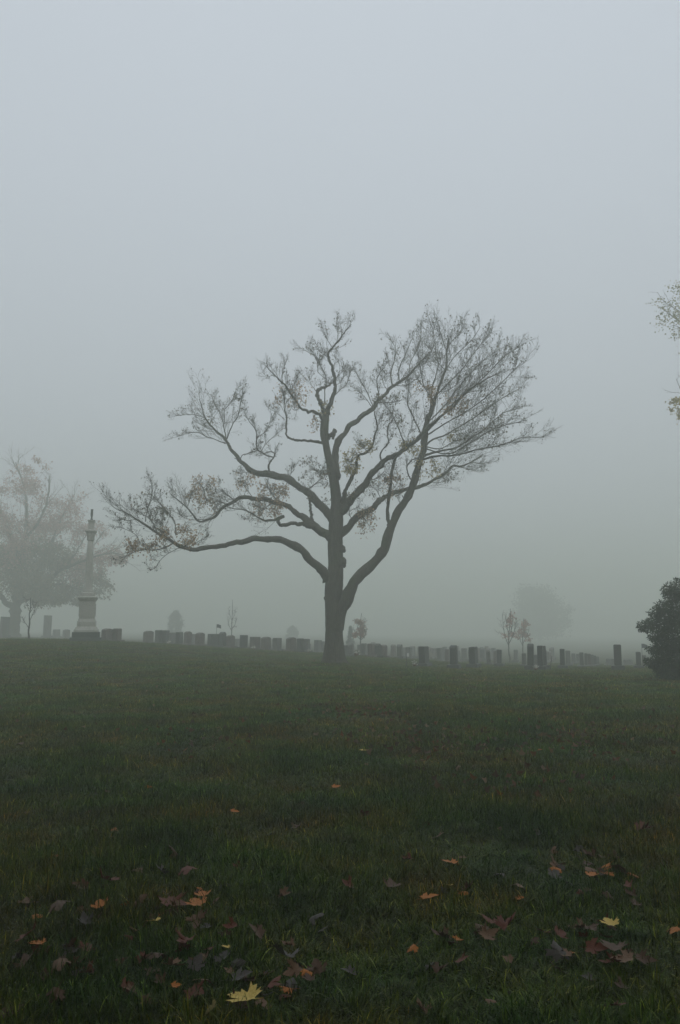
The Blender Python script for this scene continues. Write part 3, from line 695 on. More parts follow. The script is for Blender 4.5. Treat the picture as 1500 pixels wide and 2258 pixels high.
def conifer(label, px, base_py, top_py, Y, rpx, n, seed, flat=.35, group='dark evergreens fading into the fog'):
    rng = np.random.default_rng(seed)
    x = wx(px, Y, base_py); zb = z1(x, Y); top = float(ray_pt(px, top_py, Y)[2]); h = top - zb; r = rpx / F0 * Y
    root = empty('evergreen_tree', (x, Y, zb)); tag(root, label, 'tree', group)
    B = Batch(); B.tubes(np.array([[[0, 0, -.1], [0, 0, h * .5], [0, 0, h * .95]]]), np.array([[.12, .08, .02]]), 8)
    B.build('trunk', M_bark, root)
    n *= 4; k = n // 40
    t = rng.random(k) ** 1.15; a = rng.random(k) * 6.283
    rr = r * np.minimum(1, (1 - t) / flat + .05) * rng.uniform(.1, 1.0, k) ** .6
    cen = np.stack([rr * np.cos(a), rr * np.sin(a), h * (.06 + .94 * t)], -1)
    pk = rng.integers(0, k, n)
    pos = cen[pk] + rng.normal(size=(n, 3)) * r * .14
    LB = Batch(); leaves(LB, pos, r * .19, DGR, rng, -.2, OVAL, nrm(np.concatenate([cen[:, :2], cen[:, :2][:, :1] * 0], 1))[pk])
    c_ = LB.build('crown', M_leaf, root, False); c_['kind'] = 'stuff'
conifer('dark cone-shaped evergreen beside the small red-leaved maple', 773, 1440, 1382, 88, 9, 1500, 5, .8)
conifer('faint column-shaped evergreen above the left end of the headstone row', 386, 1412, 1350, 150, 15, 1800, 6, .25)
conifer('faint blunt evergreen above the headstones nearest the big trunk', 645, 1412, 1382, 170, 12, 1300, 7, .3)

# ------------------------------------------------------------------ dark shrub on the right
def shrub():
    rng = np.random.default_rng(77); Y = 26.0
    x = wx(1530, Y, 1500); zb = z1(x, Y)
    root = empty('leafy_shrub', (x, Y, zb)); tag(root, 'big dark green leafy shrub at the right edge of the lawn', 'shrub')
    inv = Matrix.Translation(-Vector(root.location))
    blobs = [(1497, 1296, 17, 22, 0), (1482, 1316, 14, 14, .2), (1473, 1300, 11, 12, -.2), (1462, 1338, 15, 13, -.3), (1448, 1350, 14, 11, .1), (1425, 1381, 17, 12, -.2), (1441, 1374, 17, 14, .2), (1470, 1368, 28, 26, 0), (1500, 1350, 36, 38, 0),
             (1445, 1403, 12, 9, .2), (1470, 1410, 28, 24, -.3), (1500, 1400, 45, 45, -.4), (1441, 1432, 12, 10, .2), (1462, 1440, 22, 18, -.3), (1436, 1459, 14, 11, 0), (1458, 1468, 20, 18, -.2), (1490, 1455, 36, 40, -.5), (1470, 1487, 22, 12, 0), (1500, 1485, 40, 18, -.3),
             (1545, 1330, 45, 50, 0), (1560, 1400, 55, 60, .3), (1545, 1460, 55, 40, -.4), (1600, 1380, 40, 50, .2), (1605, 1450, 45, 45, 0), (1530, 1290, 28, 28, .2), (1640, 1470, 30, 25, 0), (1575, 1300, 30, 35, -.2)]
    LB = Batch(); ST = Batch()
    base = np.array([x, Y, zb])
    for (cx, cy_, rx, ry, dz) in blobs:
        c = ray_pt(cx, cy_, Y + dz); rm = rx / F0 * Y; rz = ry / F0 * Y
        n = int(330 * (rm * rz) / .09) + 110
        g = nrm(rng.normal(size=(n, 3))); rr = rng.random(n) ** .35
        pos = c + g * rr[:, None] * np.array([rm, max(rm, .35), rz])
        leaves(LB, pos, .105, [(.028, .055, .022), (.04, .07, .028), (.022, .045, .02), (.05, .075, .03)], rng, .7, OVAL, g)
        tt = np.linspace(0, 1, 6)[:, None]
        p0 = base + np.append(rng.normal(size=2) * .25, 0)
        mid = (p0 + c) / 2 + np.array([0, 0, .2])
        P = (1 - tt) ** 2 * p0 + 2 * tt * (1 - tt) * mid + tt ** 2 * c
        ST.tubes(P[None], np.linspace(.03, .01, 6)[None], 5)
        sp, sr = spawn(P[None], np.linspace(.02, .01, 6)[None], 14, .6, 1, .2, (.15, .6), (.4, 1.2), .1, 4, rng)
        ST.tubes(sp, sr, 3)
    s_ = ST.build('stems', M_bark, root); s_.matrix_parent_inverse = inv; s_['kind'] = 'stuff'
    f_ = LB.build('foliage', M_leaf, root, False); f_.matrix_parent_inverse = inv; f_['kind'] = 'stuff'
shrub()

# ------------------------------------------------------------------ column monument
def sq_lathe(prof, bev=0):
    """square in plan; prof = [(half width, z)] bottom to top"""
    V = []; F = []
    for (h, z) in prof:
        V += [(-h, -h, z), (h, -h, z), (h, h, z), (-h, h, z)]
    n = len(prof)
    for i in range(n - 1):
        for j in range(4):
            F.append((i * 4 + j, i * 4 + (j + 1) % 4, i * 4 + 4 + (j + 1) % 4, i * 4 + 4 + j))
    F.append((3, 2, 1, 0)); F.append(tuple((n - 1) * 4 + j for j in range(4)))
    bm = bmesh.new(); vs = [bm.verts.new(v) for v in V]
    for f in F: bm.faces.new([vs[i] for i in f])
    if bev: bmesh.ops.bevel(bm, geom=list(bm.edges), offset=bev, segments=1, affect='EDGES', clamp_overlap=True)
    me = bpy.data.meshes.new('m'); bm.to_mesh(me); bm.free(); return me
def lathe(prof, S=24):
    a = np.arange(S) / S * 2 * np.pi
    V = np.array([[r * math.cos(t), r * math.sin(t), z] for (r, z) in prof for t in a])
    ii = np.arange(len(prof) * S).reshape(-1, S); i2 = np.roll(ii, -1, 1)
    return mesh_np('m', V, [np.stack([ii[:-1], i2[:-1], i2[1:], ii[1:]], -1).reshape(-1, 4), ii[-1:], ii[:1, ::-1]], False)
YM = 44.0; mpp = YM / F0
mx = wx(190, YM, 1413); mz = z1(mx, YM)
mon = empty('column_monument', (mx, YM, mz), math.radians(14)); tag(mon, 'tall pale stone column monument on a dark stepped granite base', 'monument')
def zz(py): return (1413.5 - py) * mpp * 1.015
def hwm(p): return p * mpp
link('base_step', sq_lathe([(hwm(32), -.3), (hwm(32), zz(1406))], .015), M_darkbase, mon)
link('base_block', sq_lathe([(hwm(28), zz(1406) - .003), (hwm(28), zz(1394))], .015), M_darkbase, mon)
link('plinth', sq_lathe([(hwm(25), zz(1394) - .003), (hwm(25), zz(1390)), (hwm(21.5), zz(1384)), (hwm(19.5), zz(1383)), (hwm(19), zz(1372)), (hwm(18), zz(1370.5)), (hwm(16.5), zz(1366))], .0), M_marble, mon)
ped = link('pedestal', sq_lathe([(hwm(16), zz(1366) - .003), (hwm(16), zz(1329))], .01), M_marble, mon)
for k in range(4):
    bm = bmesh.new()
    w_, z0, z1_ = hwm(12.2), zz(1361), zz(1334)
    t_ = hwm(1.6)
    for (x0, x1, za, zb_) in ((-w_, w_, z0, z0 + t_), (-w_, w_, z1_ - t_, z1_), (-w_, -w_ + t_, z0 + t_, z1_ - t_), (w_ - t_, w_, z0 + t_, z1_ - t_)):
        m_ = bmesh.ops.create_cube(bm, size=1)
        for v in m_['verts']:
            v.co = Vector(((x0 + x1) / 2 + v.co.x * (x1 - x0), -hwm(16) - .012 + v.co.y * .03, (za + zb_) / 2 + v.co.z * (zb_ - za)))
    bm.transform(Matrix.Rotation(k * math.pi / 2, 4, 'Z'))
    me = bpy.data.meshes.new('panel_frame'); bm.to_mesh(me); bm.free(); link('panel_frame', me, M_marble, ped)
link('cornice', sq_lathe([(hwm(16.4), zz(1329) - .003), (hwm(17.5), zz(1327)), (hwm(20), zz(1323)), (hwm(20.6), zz(1321)), (hwm(20.6), zz(1320)), (hwm(15.5), zz(1318.5)), (hwm(15), zz(1311)), (hwm(11), zz(1309))]), M_marble, mon)
link('shaft', lathe([(hwm(11), zz(1309) - .003), (hwm(11.4), zz(1307)), (hwm(10), zz(1304)), (hwm(8.8), zz(1300)), (hwm(8.4), zz(1260)), (hwm(7.2), zz(1220)), (hwm(6), zz(1197))], 28), M_marble, mon)
link('capital', lathe([(hwm(6), zz(1197) - .003), (hwm(8), zz(1196)), (hwm(8.2), zz(1194)), (hwm(8), zz(1189)), (hwm(9), zz(1186)), (hwm(10), zz(1180))], 28), M_marble, mon)
link('abacus', sq_lathe([(hwm(10.5), zz(1180) - .003), (hwm(12.3), zz(1176.5)), (hwm(12.3), zz(1175.5)), (hwm(6.5), zz(1173)), (hwm(6), zz(1164)), (hwm(6), zz(1158)), (hwm(8), zz(1154)), (hwm(8), zz(1152))]), M_marble, mon)
link('finial', lathe([(hwm(3.2), zz(1152) - .003), (hwm(2.2), zz(1149)), (hwm(1.7), zz(1145)), (hwm(2.5), zz(1142)), (hwm(2.8), zz(1137)), (hwm(2.5), zz(1131)), (hwm(2.9), zz(1129)), (hwm(2.6), zz(1127.5))], 14), M_darkbase, mon)

# ------------------------------------------------------------------ headstones
ROW = math.radians(17)        # the rows run 17 degrees to the right of the view axis
def tablet_mesh(w, t, h, top, seed):
    """profile across the width (y), extruded by thickness (x)"""
    r = random.Random(seed); n = 13
    ys = [(-.5 + i / (n - 1)) * w for i in range(n)]
    def tz(y):
        s = abs(y) / (w / 2)
        if top == 'arch': return h - .14 * h * s * s
        if top == 'serp': return h - .05 * h * (1 - math.cos(min(1, s) * math.pi)) * .8 - (.05 * h if s > .86 else 0)
        if top == 'gable': return h - .16 * h * s
        return h
    prof = [(-w / 2, 0), (w / 2, 0)] + [(y, tz(y)) for y in reversed(ys)]
    bm = bmesh.new()
    A = [bm.verts.new((-t / 2, y, z)) for y, z in prof]; Bv = [bm.verts.new((t / 2, y, z)) for y, z in prof]
    k = len(prof)
    bm.faces.new(A[::-1]); bm.faces.new(Bv)
    for i in range(k): bm.faces.new([A[i], A[(i + 1) % k], Bv[(i + 1) % k], Bv[i]])
    bmesh.ops.recalc_face_normals(bm, faces=bm.faces)
    es = [e for e in bm.edges if e.calc_face_angle(0) > .5]
    bmesh.ops.bevel(bm, geom=es, offset=.012 + r.random() * .012, segments=2, affect='EDGES', clamp_overlap=True)
    me = bpy.data.meshes.new('tablet'); bm.to_mesh(me); bm.free(); return me
def box_mesh(x, y, z0, z1_, bev=.012):
    bm = bmesh.new(); m_ = bmesh.ops.create_cube(bm, size=1)
    for v in bm.verts: v.co = Vector((v.co.x * x, v.co.y * y, (z0 + z1_) / 2 + v.co.z * (z1_ - z0)))
    bmesh.ops.bevel(bm, geom=list(bm.edges), offset=bev, segments=1, affect='EDGES')
    me = bpy.data.meshes.new('base'); bm.to_mesh(me); bm.free(); return me
sid = [0]
def headstone(x0, x1, top_py, Y, label, top='flat', m=0, base_py=None, base=True, group=None, rot=None, t=None, w=None, tilt=0):
    sid[0] += 1; r = random.Random(sid[0] * 13 + 5)
    pxc = (x0 + x1) / 2; mp_ = Y / F0
    x = wx(pxc, Y, 1445); z = z1(x, Y)
    ztop = float(ray_pt(pxc, top_py, Y)[2]); h = max(.35, ztop - z)
    a = ROW - math.atan2(x, Y) if rot is None else rot
    app = (x1 - x0) * mp_
    if t is None: t = .30 if app > .34 else max(.18, app * .9)
    sa = abs(math.sin(a)); ca = abs(math.cos(a))
    if w is None: w = (app - t * ca) / max(sa, .12)
    w = min(max(w, .5), 1.15)
    root = empty('headstone', (x, Y + w * .4 * ca, z), -ROW if rot is None else rot)
    tag(root, label, 'headstone', group)
    hb = .0
    if base:
        hb = min(.24, h * .2)
        link('base', box_mesh(t + .26, w + .28, -.15, hb, .018), M_st[m if m != 3 else 0], root)
    o = link('tablet', tablet_mesh(w, t, h - hb + (.003 if base else .12), top, sid[0]), M_st[m], root)
    o.location = (0, 0, hb - .003 if base else -.12)
    o.rotation_euler = (math.radians(r.gauss(0, .8)), math.radians(tilt + r.gauss(0, 1.2)), 0)
    return root
ORD = ['first', 'second', 'third', 'fourth', 'fifth', 'sixth', 'seventh', 'eighth', 'ninth', 'tenth', 'eleventh', 'twelfth', 'thirteenth', 'fourteenth', 'fifteenth', 'sixteenth', 'seventeenth', 'eighteenth', 'nineteenth', 'twentieth']
G1 = 'headstones in the left row'
CN = ['grey', 'dark grey', 'brownish', 'pale grey']
TN = {'flat': 'flat-topped', 'arch': 'round-shouldered', 'serp': 'curved-top', 'gable': 'peaked'}
left_row = [(312, 335, 1391, 56, 'serp', 2), (339, 356, 1389.5, 55.5, 'flat', 1), (356, 370, 1390, 55.8, 'flat', 1), (372, 386, 1395, 59, 'flat', 0), (385, 402, 1394, 54.6, 'flat', 1), (403, 421, 1392.5, 54, 'serp', 2),
            (428, 449, 1395, 53.4, 'serp', 2), (454, 481, 1398, 52.8, 'flat', 1), (483, 496, 1393.5, 52.4, 'arch', 1), (497, 517, 1401, 52.2, 'serp', 2), (527, 545, 1400.5, 51.8, 'flat', 1), (549, 573, 1404.5, 51.4, 'flat', 2),
            (574, 597, 1404.5, 51, 'serp', 2), (600, 620, 1407, 50.8, 'flat', 0), (629, 654, 1405.5, 50.2, 'serp', 2), (655, 669, 1408, 49.8, 'flat', 1), (669, 682, 1409, 50, 'flat', 0)]
for i, (x0, x1, tp, Y, top, m) in enumerate(left_row):
    headstone(x0, x1, tp, Y, '%s %s headstone, %s from the left in the row left of the maple' % (CN[m], TN[top], ORD[i]), top, m, group=G1)
headstone(219, 245, 1386, 47, 'brownish serpentine-topped headstone directly right of the column base', 'serp', 2, group=G1)
headstone(247, 264, 1386, 47.5, 'brownish flat headstone, second to the right of the column base', 'flat', 2, group=G1)
G2 = 'headstones right of the maple'
headstone(758, 779, 1423, 47, 'wide grey headstone with a cap half hidden by the maple trunk', 'flat', 0, group=G2, w=.9)
headstone(797, 808, 1419, 52, 'narrow faded headstone just under the small red maple', 'flat', 0, group=G2)
headstone(811, 828, 1419.5, 48, 'brownish headstone at the left of the tight group right of the trunk', 'flat', 2, group=G2)
headstone(826, 842, 1419, 48.6, 'dark headstone in the middle of the tight group right of the trunk', 'gable', 1, group=G2)
headstone(840, 855, 1421.5, 49.2, 'peaked headstone at the right of the tight group right of the trunk', 'gable', 2, group=G2)
headstone(877, 888, 1421, 50, 'slim grey headstone alone left of the thin stake', 'arch', 0, group=G2)
headstone(895, 909, 1427, 58, 'faint headstone behind the thin stake', 'flat', 0, group=G2)
headstone(925.5, 949, 1426, 40, 'dark headstone with a pale top edge just right of the thin stake', 'flat', 1, group=G2)
headstone(965, 982, 1429, 58, 'faint pale-topped headstone left of the arched dark one', 'flat', 0, group=G2)
headstone(983, 992, 1432, 54, 'faint narrow headstone touching the arched dark one', 'flat', 2, group=G2)
headstone(994.5, 1010, 1423, 37.5, 'dark arched headstone on a wide base in the middle right', 'arch', 1, group=G2)
headstone(1038, 1058, 1427, 40, 'dark flat headstone with pale top and grey face, right of the arched one', 'flat', 1, group=G2)
headstone(1075, 1083, 1437, 48, 'small grey headstone left of the slim young tree', 'flat', 0, group=G2)
headstone(1090, 1097, 1436, 52, 'faint low headstone between two small grey ones', 'flat', 2, group=G2)
headstone(1097.5, 1108, 1433, 44, 'small dark headstone just left of the slim young tree trunk', 'flat', 1, group=G2)
headstone(1134, 1143, 1433, 64, 'very faint headstone between the two young trees', 'flat', 0, group=G2)
headstone(1153, 1162, 1441, 44, 'short grey headstone left of the tallest dark one', 'flat', 0, group=G2)
headstone(1165, 1179.5, 1419.5, 37, 'tallest dark headstone with rounded top below the young tree pair', 'arch', 1, group=G2)
headstone(1180, 1187, 1444, 46, 'short faint headstone right of the tallest dark one', 'flat', 0, group=G2)
headstone(1187.5, 1200, 1424, 37.6, 'dark tall headstone in front of its twin beside the leaning stick', 'flat', 1, group=G2)
headstone(1200, 1208, 1424.5, 40, 'dark tall headstone standing behind its twin beside the leaning stick', 'flat', 1, group=G2)
headstone(1237, 1248, 1431, 41, 'slim dark headstone with pale top alone right of the leaning stick', 'flat', 1, group=G2)
headstone(1249, 1260, 1435, 52, 'faint headstone right behind the slim pale-topped one', 'flat', 0, group=G2)
headstone(1262, 1271, 1441, 60, 'faint low headstone left of the receding line of six', 'flat', 0, group=G2)
headstone(1272, 1279, 1442, 62, 'faintest low headstone touching the receding line of six', 'flat', 0, group=G2)
rec = [(1280, 1289.5, 1439, 44), (1291, 1297, 1441, 46.5), (1298, 1305, 1442, 49), (1304.5, 1311, 1444, 51.5), (1311, 1316.5, 1446, 54), (1316, 1323, 1448, 57)]
for i, (x0, x1, tp, Y) in enumerate(rec):
    headstone(x0, x1, tp, Y, '%s headstone, %s from the front in the receding line on the right' % (CN[[0, 0, 2, 0, 1, 0][i]], ORD[i]), 'flat', [0, 0, 2, 0, 1, 0][i], group=G2)
headstone(1340, 1356, 1453, 56, 'low faint block headstone left of the lone tall one near the shrub', 'flat', 0, group=G2, w=.9, t=.5)
headstone(1357.5, 1372.5, 1421.5, 37.8, 'lone tall dark headstone on a stepped base left of the shrub', 'flat', 1, group=G2, t=.33)
headstone(1378, 1400, 1453, 58, 'low faint slanted headstone right of the lone tall one', 'gable', 0, group=G2, w=1.1, t=.6)
headstone(1405.5, 1416, 1438, 41, 'grey headstone just left of the shrub', 'flat', 1, group=G2)
headstone(1419, 1427.5, 1445, 46, 'grey headstone partly hidden by the shrub leaves', 'flat', 0, group=G2)
headstone(-6, 12, 1360, 78, 'tall faint stone at the far left edge beside the foggy maple trunk', 'flat', 1, group='faint stones on the left', w=1.0)
headstone(89, 109, 1357, 92, 'large faint tablet stone between the bare sapling and the column', 'flat', 0, group='faint stones on the left', w=1.1)
headstone(112, 128, 1388, 98, 'low faint stone left of the column', 'flat', 0, group='faint stones on the left')
headstone(134, 150, 1388, 92, 'low faint stone touching the left of the column base', 'serp', 2, group='faint stones on the left')
# dim rows farther back, faded by the fog
rr = random.Random(5)
far = []
for (xa, Ya, n, st, where) in ((700, 58, 5, 3.4, 'just left of the maple trunk'), (712, 66, 5, 3.6, 'behind the maple trunk'), (640, 70, 5, 4, 'behind the right end of the left row'), (870, 62, 6, 3.2, 'behind the thin stake'),
        (935, 66, 6, 3.4, 'behind the pale-edged dark stone'), (1015, 60, 6, 3.4, 'behind the arched dark stone'), (560, 72, 4, 4, 'behind the middle of the left row'), (470, 70, 4, 4, 'behind the grey flag'),
        (1215, 62, 5, 3.5, 'behind the leaning stick'), (1060, 64, 5, 3.6, 'left of the slim young tree'), (420, 66, 3, 4, 'behind the left part of the left row')):
    x_ = wx(xa, Ya, 1440)
    for k in range(n):
        X = x_ + math.sin(ROW) * st * k * 1.15; Y = Ya + math.cos(ROW) * st * k * 1.15
        p = 750 + X / (Y * CP) * F0 * .985
        far.append((p, Y, 'dim headstone, %s in the faded row %s' % ('nearest' if k == 0 else ORD[k], where)))
for (p, Y, lab) in far:
    mp_ = Y / F0; x = wx(p, Y, 1440); h = rr.uniform(.75, 1.15); z = z1(x, Y)
    # pixel row of the top follows from its usual height
    yy = (z + h - EYE) / Y; v = (yy * CP - SP) / (CP + yy * SP)
    ap = rr.uniform(.42, .62) / mp_
    headstone(p - ap / 2, p + ap / 2, H0 / 2 - v * F0, Y, lab, rr.choice(['flat', 'serp', 'flat', 'arch']), rr.choice([0, 1, 2, 0]), group='fog-faded headstones in the far rows')

# ------------------------------------------------------------------ small things among the stones
def rod(name, p0, p1, r, m, parent=None):
    B = Batch(); B.tubes(np.array([[p0, (np.array(p0) + np.array(p1)) / 2, p1]], float), np.array([[r, r, r * .9]]), 8, True)
    return B.build(name, m, parent)
def flag(px, base_py, top_py, Y, wpx, label, side=1):
    x = wx(px, Y, 1430); z = z1(x, Y); top = float(ray_pt(px, top_py, Y)[2]) - z
    root = empty('memorial_flag', (x, Y, z)); tag(root, label, 'flag')
    rod('pole', (0, 0, -.1), (0, 0, top + .02), .012, M_metal, root)
    w = wpx * Y / F0; hgt = w * .75; n = 9
    V = []; 
    for i in range(n):
        for j in range(5):
            u = i / (n - 1); v = j / 4
            for s in (0,):
                V.append((side * u * w, .03 * math.sin(u * 6 + v) * u, top - v * hgt - .04 * u * u + .015 * math.sin(u * 5)))
    ii = np.arange(n * 5).reshape(n, 5)
    me = mesh_np('cloth', np.array(V), [np.stack([ii[:-1, :-1], ii[1:, :-1], ii[1:, 1:], ii[:-1, 1:]], -1).reshape(-1, 4)], True)
    link('cloth', me, M_flag, root)
flag(477, 1428, 1377, 55, 9.5, 'small grey flag on a thin pole above the headstone row')
flag(1415.5, 1475, 1420, 45, 12, 'small drooping flag above the headstones left of the shrub')
def stake(px, top_py, Y, label, tagged=True, lean=0.0):
    x = wx(px, Y, 1470); z = z1(x, Y); top = float(ray_pt(px, top_py, Y)[2]) - z
    root = empty('garden_stake', (x, Y, z)); tag(root, label, 'stake')
    rod('rod', (0, 0, -.1), (lean, 0, top), .018, M_metal, root)
    if tagged:
        o = link('tag', box_mesh(.11, .008, top - .16, top, .002), M_white, root); o.location = (.07, -.02, 0)
stake(896.5, 1440, 37.5, 'thin dark stake with a small white tag left of the near stones')
stake(1212, 1446, 37.2, 'dark stick leaning beside the twin dark headstones', False, .13)
def flowers(px, Y, size, label, seed):
    r = np.random.default_rng(seed)
    x = wx(px, Y, 1455); z = z1(x, Y)
    root = empty('flower_pot', (x, Y, z)); tag(root, label, 'flower pot')
    link('pot', lathe([(size * .30, -.01), (size * .42, size * .55), (size * .46, size * .55), (size * .46, size * .65), (size * .38, size * .65), (size * .36, size * .55)], 14), M_pot, root)
    B = Batch(); n = 70
    pos = r.normal(size=(n, 3)) * size * np.array([.3, .3, .22]) + np.array([0, 0, size * .95])
    leaves(B, pos, size * .3, [(.65, .64, .6), (.6, .58, .5), (.06, .09, .04)], r, -.3)
    o = B.build('blossoms', M_leaf, root, False); o['kind'] = 'stuff'
flowers(786, 47.5, .32, 'white flowers in a pot just right of the maple trunk', 1)
flowers(914.5, 39.5, .22, 'low white flowers between the stake and the dark stone', 2)
flowers(681, 48.8, .2, 'pale flower pot left of the maple trunk', 3)
flowers(1181, 36.6, .2, 'white flowers at the foot of the tallest dark headstone', 4)
flowers(560, 50.2, .22, 'pale flowers before the middle of the left headstone row', 5)
flowers(372, 54.6, .24, 'tawny flowers near the left end of the headstone row', 6)

# ------------------------------------------------------------------ grass
def blade_patch(name, size, n, hgt, wid, segs, seed, clumps):
    r = np.random.default_rng(seed)
    cc = (r.random((clumps, 2)) - .5) * size
    k = r.integers(0, clumps, n)
    free = r.random(n) < .5
    off = r.normal(size=(n, 2)) * .022
    base = np.where(free[:, None], (r.random((n, 2)) - .5) * size, cc[k] + off)
    az = np.where(free, r.random(n) * 6.283, np.arctan2(off[:, 1], off[:, 0]) + r.normal(size=n) * .5)
    h = hgt * r.lognormal(0, .32, n) * np.where(free, .85, 1.1)
    lean = np.clip(r.normal(.5, .3, n), 0.02, 1.3)
    curl = np.clip(r.normal(.7, .45, n), 0, 2.0)
    w = wid * r.uniform(.6, 1.3, n)
    d = np.stack([np.cos(az), np.sin(az)], -1); sdir = np.stack([-d[:, 1], d[:, 0]], -1)
    t = np.linspace(0, 1, segs + 1)
    pts = [np.concatenate([base, np.full((n, 1), -.012)], 1)]
    for s in range(segs):
        ang = lean + curl * (s + .5) / segs
        st = (h / segs)[:, None] * np.concatenate([d * np.sin(ang)[:, None], np.cos(ang)[:, None]], 1)
        pts.append(pts[-1] + st)
    V = []; 
    for s in range(segs):
        ww = (w * (1 - .25 * s / max(1, segs)) / 2)[:, None]
        off3 = np.concatenate([sdir * ww, np.zeros((n, 1))], 1)
        V += [pts[s] - off3, pts[s] + off3]
    V.append(pts[-1])
    nv = len(V); V = np.stack(V, 1)
    F4 = []; bi = (np.arange(n) * nv)[:, None]
    for s in range(segs - 1): F4.append(bi + np.array([[2 * s, 2 * s + 1, 2 * s + 3, 2 * s + 2]]))
    F3 = bi + np.array([[2 * segs - 2, 2 * segs - 1, 2 * segs]])
    col = np.ones((n, 3)) * r.uniform(.65, 1.35, (n, 1))
    dry = r.random(n) < .09
    col[dry] = np.array([2.6, 1.9, 1.9]) * r.uniform(.6, 1.2, (dry.sum(), 1))
    pale = r.random(n) < .035  # pale dead blades, brightened in colour to stand in for wet glints
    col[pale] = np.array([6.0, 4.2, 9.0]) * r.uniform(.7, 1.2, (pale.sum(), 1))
    col *= 1 + r.normal(size=(n, 3)) * .06
    fs = ([np.concatenate(F4)] if F4 else []) + [F3]
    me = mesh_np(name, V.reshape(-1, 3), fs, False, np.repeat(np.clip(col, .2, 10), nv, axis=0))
    me.materials.append(M_grass)
    return bpy.data.objects.new(name, me)
gcol = bpy.data.collections.new('grass_sources')
NV = 6
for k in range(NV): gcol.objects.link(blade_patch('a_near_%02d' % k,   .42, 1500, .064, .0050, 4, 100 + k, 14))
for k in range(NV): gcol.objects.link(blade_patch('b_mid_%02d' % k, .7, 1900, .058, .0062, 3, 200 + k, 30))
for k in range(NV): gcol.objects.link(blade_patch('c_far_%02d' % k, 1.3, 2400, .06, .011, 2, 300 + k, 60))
pts = []; att = []
gr = np.random.default_rng(9)
def scatter(y0, y1, step, vbase, smin, smax):
    for y in np.arange(y0, y1, step):
        hw_ = .43 * max(y, 0) * 1.5 + 3.0
        xs = np.arange(-hw_, hw_, step)
        X = xs + gr.uniform(-.3, .3, len(xs)) * step; Yv = y + gr.uniform(-.3, .3, len(xs)) * step
        Z = zt(X, Yv)
        # taller and thinner tufts change over the lawn
        nn = np.array([mnoise.noise(Vector((a_ * .9, b_ * .9, 3.3))) for a_, b_ in zip(X, Yv)])
        pts.append(np.stack([X, Yv, Z], -1))
        att.append(np.stack([vbase + gr.integers(0, NV, len(xs)), gr.random(len(xs)) * 6.283, np.clip(1 + .85 * nn, .55, 1.5) * gr.uniform(smin, smax, len(xs))], -1))
scatter(1.4, 7.5, .25, 0, .85, 1.15)
scatter(7.5, 20, .42, NV, .85, 1.15)
scatter(20, 62, .85, 2 * NV, .85, 1.15)
pts = np.concatenate(pts); att = np.concatenate(att)
gme = bpy.data.meshes.new('grass'); gme.vertices.add(len(pts)); gme.vertices.foreach_set('co', pts.astype(np.float32).ravel())
for nm, tp_, j in (('variant', 'INT', 0), ('turn', 'FLOAT', 1), ('tall', 'FLOAT', 2)):
    a_ = gme.attributes.new(nm, tp_, 'POINT')
    a_.data.foreach_set('value', att[:, j].astype(np.int32 if tp_ == 'INT' else np.float32))
grass = link('grass', gme, M_grass); tag(grass, 'damp short green grass with straw-brown patches over the lawn', 'grass', None, 'stuff')
ng = bpy.data.node_groups.new('grass_scatter', 'GeometryNodeTree')
ng.interface.new_socket('Geometry', in_out='INPUT', socket_type='NodeSocketGeometry')
ng.interface.new_socket('Geometry', in_out='OUTPUT', socket_type='NodeSocketGeometry')
N = ng.nodes; Lk = ng.links
gi = N.new('NodeGroupInput'); go = N.new('NodeGroupOutput')
ci = N.new('GeometryNodeCollectionInfo'); ci.inputs['Collection'].default_value = gcol
ci.inputs['Separate Children'].default_value = True; ci.inputs['Reset Children'].default_value = True
ip = N.new('GeometryNodeInstanceOnPoints'); ip.inputs['Pick Instance'].default_value = True
def nattr(nm, tp_):
    n_ = N.new('GeometryNodeInputNamedAttribute'); n_.data_type = tp_; n_.inputs['Name'].default_value = nm; return n_.outputs[0]
cx_ = N.new('ShaderNodeCombineXYZ'); Lk.new(nattr('turn', 'FLOAT'), cx_.inputs['Z'])
sx_ = N.new('ShaderNodeCombineXYZ'); sx_.inputs[0].default_value = 1; sx_.inputs[1].default_value = 1; Lk.new(nattr('tall', 'FLOAT'), sx_.inputs['Z'])
Lk.new(gi.outputs[0], ip.inputs['Points']); Lk.new(ci.outputs[0], ip.inputs['Instance'])
Lk.new(nattr('variant', 'INT'), ip.inputs['Instance Index']); Lk.new(cx_.outputs[0], ip.inputs['Rotation']); Lk.new(sx_.outputs[0], ip.inputs['Scale'])
Lk.new(ip.outputs[0], go.inputs[0])
md = grass.modifiers.new('scatter', 'NODES'); md.node_group = ng

